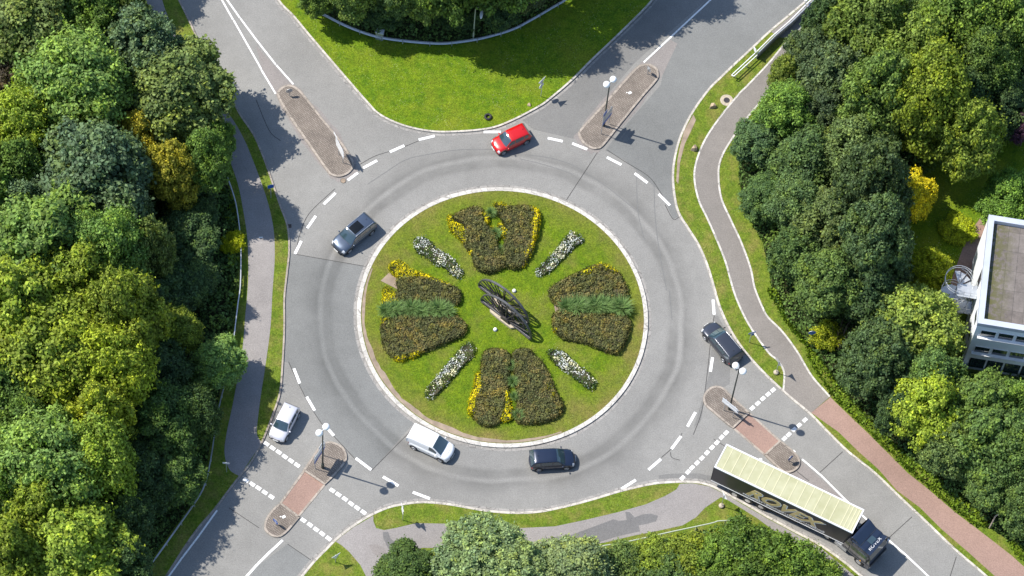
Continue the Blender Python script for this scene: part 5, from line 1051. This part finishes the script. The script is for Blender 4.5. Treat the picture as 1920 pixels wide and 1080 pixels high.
sign((755, 975), 'thin pole with round and triangular plates on the lower left verge', 2.9, [(shape_disc(.32), 0, 2.0, 'white', 'sign_plate', .06, 'white'), (tri, 0, 2.6, 'white', 'sign_plate', .06, 'white')], radians(290))
sign((629, 1054), 'white-backed sign on the small grass wedge at the bottom left', 1.6, [(tri, 0, 1.45, 'white', 'sign_plate', .06, 'white')], radians(40))
sign((425, 885), 'low T-shaped sign beside the lower left railing', 2.1, [(shape_rect(.6, .25), 0, 2.05, 'white', 'sign_plate', .06, 'white')], radians(0))
sign((1517, 1036), 'wooden-edged board on posts beside the truck trailer', 1.7, [(shape_rect(.95, .5), 0, 1.4, 'woodpale', 'sign_plate', .06, 'woodpale')], radians(60), 'woodpale')
sign((1414, 107), 'small white and red round sign at the end of the bridge railing', 1.5, [(shape_disc(.3), 0, 1.35, 'white', 'sign_plate', .06, 'white')], radians(-60))
w = P(1855, 990, ZS); r = empty('bent_post', w, 0, 'bent pale wooden post leaning at the edge of the lower right wood', 'post')
s = MB(); s.tube([(0, 0, 0), (.1, .05, 2.6)], .07, 8); s.build('upright', M['woodpale'], r); s = MB(); s.tube([(.1, .05, 2.55), (1.3, .6, 3.9)], .06, 8); s.build('arm', M['woodpale'], r)
# cabinet
w = P(712, 72, ZS); r = empty('utility_cabinet', w, radians(-8), 'pale grey utility cabinet behind the north guardrail', 'cabinet')
s = MB(); s.box(-.36, .36, -.2, .2, 0, 1.25); s.build('body', M['galv'], r); s = MB(); s.box(-.4, .4, -.26, .26, 1.25, 1.31); s.build('roof', M['white'], r); s = MB(); s.box(-.32, -.01, -.215, -.2, .1, 1.2); s.box(.01, .32, -.215, -.2, .1, 1.2); s.build('door', M['galv'], r)
# small things
w = P(915, 220, ZS); s = MB(); s.tube([(.27*cos(t*pi/10), .27*sin(t*pi/10), .12) for t in range(20)], .11, 8, 0, True); o = s.build('old_tyre', M['black']); o.location = w; tag(o, 'black tyre-like ring lying on the north lawn above the red car', 'tyre')
def rock(x, y, r_, label, h):
    s = MB(); s.prism([(r_*cos(a_)*k, r_*sin(a_)*k) for a_, k in ((0, 1), (.9, .6), (2.2, 1.), (3.3, .7), (4.6, .75))], 0, h*.6); n = len(s.v); s.v[n//2:] = [(a_*.7, b_*.7, h) if i % 2 else (a_*.8, b_*.8, h*.7) for i, (a_, b_, c_) in enumerate(s.v[n//2:])]
    o = s.build('rock', M['sandstone']); o.location = P(x, y, ZS-.02); o.rotation_euler[2] = x; tag(o, label, 'rock', 'rocks on the verge'); m_ = o.modifiers.new('b', 'BEVEL'); m_.width = .03; m_.segments = 2
rock(1336, 200, .42, 'sandstone rock on the verge left of the manhole', .5); rock(1302, 280, .42, 'sandstone rock on the verge where the road bends', .6); rock(992, 197, .28, 'pale flat rock on the north lawn beside its kerb', .2)
def manhole(x, y, r_, z, label, ring=None):
    o = empty('manhole', P(x, y, z), 0, label, 'manhole')
    if ring: s = MB(); s.cyl((0, 0, .012), (0, 0, 1), ring, .016, 32); s.build('concrete_ring', M['stone'], o)
    s = MB(); s.cyl((0, 0, .03), (0, 0, 1), r_, .02, 28); s.build('cover', M['soil'] if not ring else M['steel_old'], o)
    s = MB(); s.tube([(r_*cos(t*pi/14), r_*sin(t*pi/14), .036) for t in range(28)], .015, 6, 0, True); s.build('rim', M['darkmetal'], o)
manhole(643.5, 339, .25, ZR, 'round pale manhole cover below the upper left traffic island'); manhole(1362.5, 188, .28, ZS, 'manhole with broad concrete ring on the right verge', .62)
w = P(541.5, 424, ZR); o = empty('drain_grate', w, radians(10), 'rusty drain grate at the left kerb of the roundabout', 'drain'); s = MB(); s.box(-.25, .25, -.2, .2, .002, .02); s.build('frame', M['bark'], o)
for k in range(5): s = MB(); s.box(-.2, .2, -.16+k*.075, -.13+k*.075, .02, .032); s.build('bar', M['darkmetal'], o)
for x, y, lab in ((1181, 174, 'pale stone slab lying in the setts of the upper right traffic island'), (532, 969, 'pale stone slab lying in the setts of the lower left traffic island')):
    s = MB(); s.box(-.16, .16, -.12, .12, 0, .02); s.box(-.3, -.2, .1, .2, 0, .015); o = s.build('stone_slab', M['plate']); w = P(x, y, .135); o.location = w; o.rotation_euler[2] = .6; tag(o, lab, 'slab', 'slabs in the traffic islands')
# ------------------------------------------------------------------ railings
def railing(name, pts, label, h, rail, postsp, matr, matp, cat='railing', z=ZS, kind='beam'):
    q = smooth(px(pts, h*.0+z)); r = empty(name, (0, 0, 0), 0, label, cat)
    if kind == 'beam':
        mb = MB(); a = offs(q, .0); n = len(q)
        prof = [(-.05, h-.31), (.03, h-.26), (.03, h-.2), (-.03, h-.16), (.03, h-.12), (.03, h-.05), (-.05, h)]
        vs = []; fs = []; m = len(prof)
        for d, zz in prof:
            vs += [(p[0], p[1], z+zz) for p in offs(q, d)]
        for j in range(m-1):
            for i in range(n-1): fs.append((j*n+i, j*n+i+1, (j+1)*n+i+1, (j+1)*n+i))
        mb.add(vs, fs, 0, False); band(mb, q, .09, z+h, z+h+.02); mb.build('rail', M[matr], r)
    else:
        for zz in rail:
            mb = MB(); mb.tube([(p[0], p[1], z+zz) for p in q], .06 if zz == max(rail) else .03, 6); mb.build('rail', M[matr], r)
    acc = 0; last = None
    for i, p in enumerate(q):
        if last is not None: acc += hypot(p[0]-last[0], p[1]-last[1])
        if last is None or acc >= postsp:
            s = MB(); s.cyl((p[0], p[1], z+h/2), (0, 0, 1), .05, h, 8); s.build('post', M[matp], r); acc = 0
        last = p
    return r
railing('guardrail', [(520, -60), (556, -2), (586, 21), (612, 36), (655, 57), (705, 74), (755, 82), (817, 87), (855, 85), (905, 77), (960, 61), (997, 42), (1035, 20), (1067, 0), (1130, -50)], 'curved steel guardrail around the north lawn', .72, None, 2., 'galv', 'galv', 'guardrail')
railing('guardrail', [(405, 270), (412, 290), (422, 325), (435, 362), (443, 390), (449, 430), (452, 470), (451, 540), (446, 580), (440, 630), (435, 660), (424, 715), (412, 765), (404, 812), (396, 865), (386, 910), (371, 940), (333, 995), (301, 1040), (271, 1080), (230, 1135)], 'long curved pale railing along the left footpath', .75, None, 2., 'galv', 'galv', 'railing')
railing('handrail', [(1115, 1033), (1175, 1023), (1255, 1005), (1330, 989), (1350, 984), (1405, 984)], 'thin pale green rail above the south hedge', .9, (.9,), 2.6, 'railgreen', 'railgreen', 'railing', ZS, 'tube')
# double bridge barrier
r = empty('bridge_railing', (0, 0, 0), 0, 'double rail barrier beside the road to the upper right', 'barrier')
ql = px(ori(1350, 0, 6.75, [(145, 955), (440, 680), (660, 460), (880, 270), (1120, 30), (1260, -100)]), .8); qr = px(ori(1350, 0, 6.75, [(175, 968), (470, 700), (700, 470), (900, 300), (1175, 30), (1320, -100)]), .8)
for k, qq in enumerate((ql, qr)):
    mb = MB(); band(mb, qq, .07, .82, .9); mb.build('rail', M['white'], r)
mb = MB(); band(mb, qr[1:], .05, .12, 1.1); mb.build('infill_panel', M['grey'], r); mb = MB(); band(mb, qr[1:], .09, 1.1, 1.16); mb.build('top_rail', M['galv'], r)
mb = MB(); band(mb, [ql[0], qr[0]], .08, .80, .88); mb.build('end_cap', M['white'], r)
for qq in (ql, qr):
    for i in range(len(qq)-1):
        for t in (.1, .6):
            s = MB(); s.cyl((qq[i][0]+(qq[i+1][0]-qq[i][0])*t, qq[i][1]+(qq[i+1][1]-qq[i][1])*t, .45), (0, 0, 1), .04, .8, 6); s.build('post', M['galv'], r)
w = P(1508, 16, ZS); r = empty('globe_lamp', w, 0, 'small white globe lamp above the bridge railing', 'lamp'); s = MB(); s.cyl((0, 0, .7), (0, 0, 1), .04, 1.4, 8); s.build('post', M['galv'], r); s = MB(); s.ball((0, 0, 1.5), .17, 10); s.build('globe', M['globe'], r)
# ------------------------------------------------------------------ building
BH = 9.2
nw = np.array(P(1855, 403, BH)); sw = np.array(P(1834, 605, BH)); dn = nw[:2]-sw[:2]; Lw = float(np.hypot(*dn)); bang = atan2(dn[1], dn[0])-pi/2
bld = empty('flat_roof_building', (sw[0], sw[1], 0), bang, 'white three storey building with flat slab roof and a fire stair', 'building')
EX = 18.
M['wall'] = plain('white_render', (.82, .85, .88), .7, var=.04, scale=.6); M['parapet'] = plain('metal_parapet', (.50, .53, .60), .45, .2, var=.06, scale=1.)
M['wglass'] = plain('window_glass', (.02, .035, .04), .05, 0, var=.2, spec=1., coat=.5)
mroof, nt, b, out = newmat('roof_slabs'); tc = node(nt, 'ShaderNodeTexCoord').outputs['Object']
br = node(nt, 'ShaderNodeTexBrick'); br.offset = 0.; nt.links.new(tc, br.inputs['Vector']); br.inputs['Scale'].default_value = 1.; br.inputs['Brick Width'].default_value = 1.; br.inputs['Row Height'].default_value = 2.; br.inputs['Mortar Size'].default_value = .018
br.inputs['Color1'].default_value = (.17, .145, .13, 1); br.inputs['Color2'].default_value = (.235, .205, .185, 1); br.inputs['Mortar'].default_value = (.10, .09, .08, 1)
c_ = mix(nt, 1., br.outputs[0], ramp(nt, noise(nt, tc, 1.1, 6, .8), [(.3, .5), (.7, 1.0)]), 'MULTIPLY')
sx_ = node(nt, 'ShaderNodeSeparateXYZ'); nt.links.new(tc, sx_.inputs[0])
mo = math_(nt, 'MULTIPLY', ramp(nt, math_(nt, 'DIVIDE', sx_.outputs[0], 6), [(.1, 1.), (.5, 0.)]), ramp(nt, noise(nt, tc, 1.6, 5, .75), [(.44, 0.), (.52, 1.)]))
c_ = mix(nt, mo, c_, (.085, .085, .02)); nt.links.new(c_, b.inputs['Base Color']); b.inputs['Roughness'].default_value = .9
PW = .5
mb = MB(); mb.box(0, EX, 0, Lw, 0, BH-.55); mb.build('wall', M['wall'], bld)
mb = MB(); mb.add([(PW, PW, BH-.53), (EX-PW, PW, BH-.53), (EX-PW, Lw-PW, BH-.53), (PW, Lw-PW, BH-.53)], [(0, 1, 2, 3)]); mb.build('roof_surface', mroof, bld)
mb = MB()
for a in ((-.04, PW, -.04, Lw+.04), (EX-PW, EX, -.04, Lw+.04), (PW, EX-PW, -.04, PW), (PW, EX-PW, Lw-PW, Lw+.04)): mb.box(a[0], a[1], a[2], a[3], BH-.56, BH)
mb.build('parapet', M['parapet'], bld)
for row, zb_ in enumerate((6.95, 3.75, .7)):
    hh = 1.0 if row < 2 else 1.6
    for k in range(9):
        x0 = .55+k*1.6; 
        mb = MB(); mb.box(x0-.06, x0+1.36, -.05, -.003, zb_-.06, zb_+hh+.06); f_ = mb.build('window', M['white'] if row < 2 else M['darkmetal'], bld)
        mb = MB(); mb.box(x0, x0+1.3, -.056, -.052, zb_, zb_+hh); mb.build('pane', M['wglass'], f_)
    if row < 2: mb = MB(); mb.box(.35, EX-.3, -.32, -.005, zb_-.26, zb_-.10); mb.build('window_sill', M['white'], bld)
for zb_, y0 in ((6.2, Lw-6.2), (3.1, Lw-6.2), (.1, Lw-6.2), (6.8, 1.0), (3.6, 1.0)):
    hh = 2.1 if y0 > 2 else 1.1
    mb = MB(); mb.box(-.05, -.003, y0, y0+1.1, zb_, zb_+hh); f_ = mb.build('window', M['grey'], bld); mb = MB(); mb.box(-.056, -.052, y0+.08, y0+1.02, zb_+.08, zb_+hh-.08); mb.build('pane', M['wglass'], f_)
# spiral stair: centre from photo
cs_ = P(1797, 533, 6.2)
st = empty('spiral_staircase', (cs_[0], cs_[1], ZS), 0, 'galvanised spiral fire staircase beside the white building', 'staircase')
Rst = 1.35; H1 = 6.1; nst = 32
mb = MB(); mb.cyl((0, 0, 3.6), (0, 0, 1), .09, 7.2, 12); mb.build('centre_pole', M['galv'], st)
for k in range(nst):
    a = k*2*pi/14.5+.6; zz = .2+k*H1/nst; mb = MB()
    mb.prism([(.08*cos(a-.1), .08*sin(a-.1)), (Rst*cos(a), Rst*sin(a)), (Rst*cos(a+.38), Rst*sin(a+.38)), (.08*cos(a+.4), .08*sin(a+.4))], zz, zz+.04); mb.build('step', M['galv'], st)
for hh in (.95, .5):
    mb = MB(); mb.tube([(Rst*cos(k*2*pi/14.5+.6), Rst*sin(k*2*pi/14.5+.6), .2+k*H1/nst+hh) for k in range(nst)], .025, 6); mb.build('handrail', M['galv'], st)
mb = MB()
for k in range(0, nst, 2): a = k*2*pi/14.5+.6; mb.tube([(Rst*cos(a), Rst*sin(a), .2+k*H1/nst), (Rst*cos(a), Rst*sin(a), .2+k*H1/nst+.95)], .015, 4)
mb.build('balusters', M['galv'], st)
for zz in (H1+.1+.95, H1+.1+.6):
    mb = MB(); mb.tube([(Rst*cos(a), Rst*sin(a), zz) for a in np.linspace(radians(40), radians(290), 28)], .028, 6); mb.build('ring_rail', M['galv'], st)
ba = bang; u_ = np.array([cos(ba), sin(ba)]); 
for zz in (H1+.1, 3.1):
    mb = MB(); mb.box(-.1, 2.4, -1.3, 0., zz, zz+.06, 0, Matrix.Rotation(ba, 4, 'Z')); mb.build('landing', M['galv'], st)
    mb = MB()
    for hh in (.45, .95): mb.tube([tuple(Matrix.Rotation(ba, 4, 'Z') @ Vector(p)) for p in ((-.1, -1.3, zz+hh), (2.3, -1.3, zz+hh))], .025, 6)
    for xx in (-.1, .5, 1.1, 1.7, 2.3): mb.tube([tuple(Matrix.Rotation(ba, 4, 'Z') @ Vector((xx, -1.3, zz+e_))) for e_ in (0, .95)], .02, 5)
    mb.build('landing_rail', M['galv'], st)
sheet('brick_path', px([(1790, 560), (1782, 530), (1800, 480), (1815, 440), (1845, 400), (1875, 395), (1850, 470), (1830, 560)], ZS), ZS+.045, M['pink'])
# ------------------------------------------------------------------ camera, light
cam = bpy.data.cameras.new('camera'); co = bpy.data.objects.new('camera', cam); link(co)
cam.sensor_width = 36; cam.lens = FPX/1920*36; cam.clip_start = 5; cam.clip_end = 2500
d_ = Vector(_d); R_ = Vector(_R); U_ = Vector(_U)
co.matrix_world = Matrix.Translation(Vector(CAM)) @ Matrix((R_, U_, -d_)).transposed().to_4x4()
scene.camera = co
AZ = radians(-12.0+180); EL = radians(53)   # sun stands to the west (opposite the shadow direction)
sdir = Vector((cos(AZ)*cos(EL), sin(AZ)*cos(EL), sin(EL)))
sun = bpy.data.lights.new('sun', 'SUN'); so = bpy.data.objects.new('sun', sun); link(so); sun.energy = 4.6; sun.angle = radians(.5); sun.color = (1., .95, .87)
so.rotation_euler = (-sdir).to_track_quat('-Z', 'Y').to_euler(); so.location = sdir*60
wd = bpy.data.worlds.new('World'); scene.world = wd; wd.use_nodes = True; nt = wd.node_tree
sky = nt.nodes.new('ShaderNodeTexSky'); sky.sky_type = 'NISHITA'; sky.sun_disc = False; sky.sun_elevation = EL; sky.sun_rotation = pi/2-AZ
sky.air_density = 1.; sky.dust_density = .6; sky.ozone_density = 2.
bg = nt.nodes['Background']; nt.links.new(sky.outputs[0], bg.inputs[0]); bg.inputs[1].default_value = .145
vs_ = scene.view_settings; vs_.view_transform = 'Standard'; vs_.look = 'None'; vs_.exposure = .56; vs_.gamma = 1.
scene.render.engine = 'CYCLES'; scene.cycles.max_bounces = 6
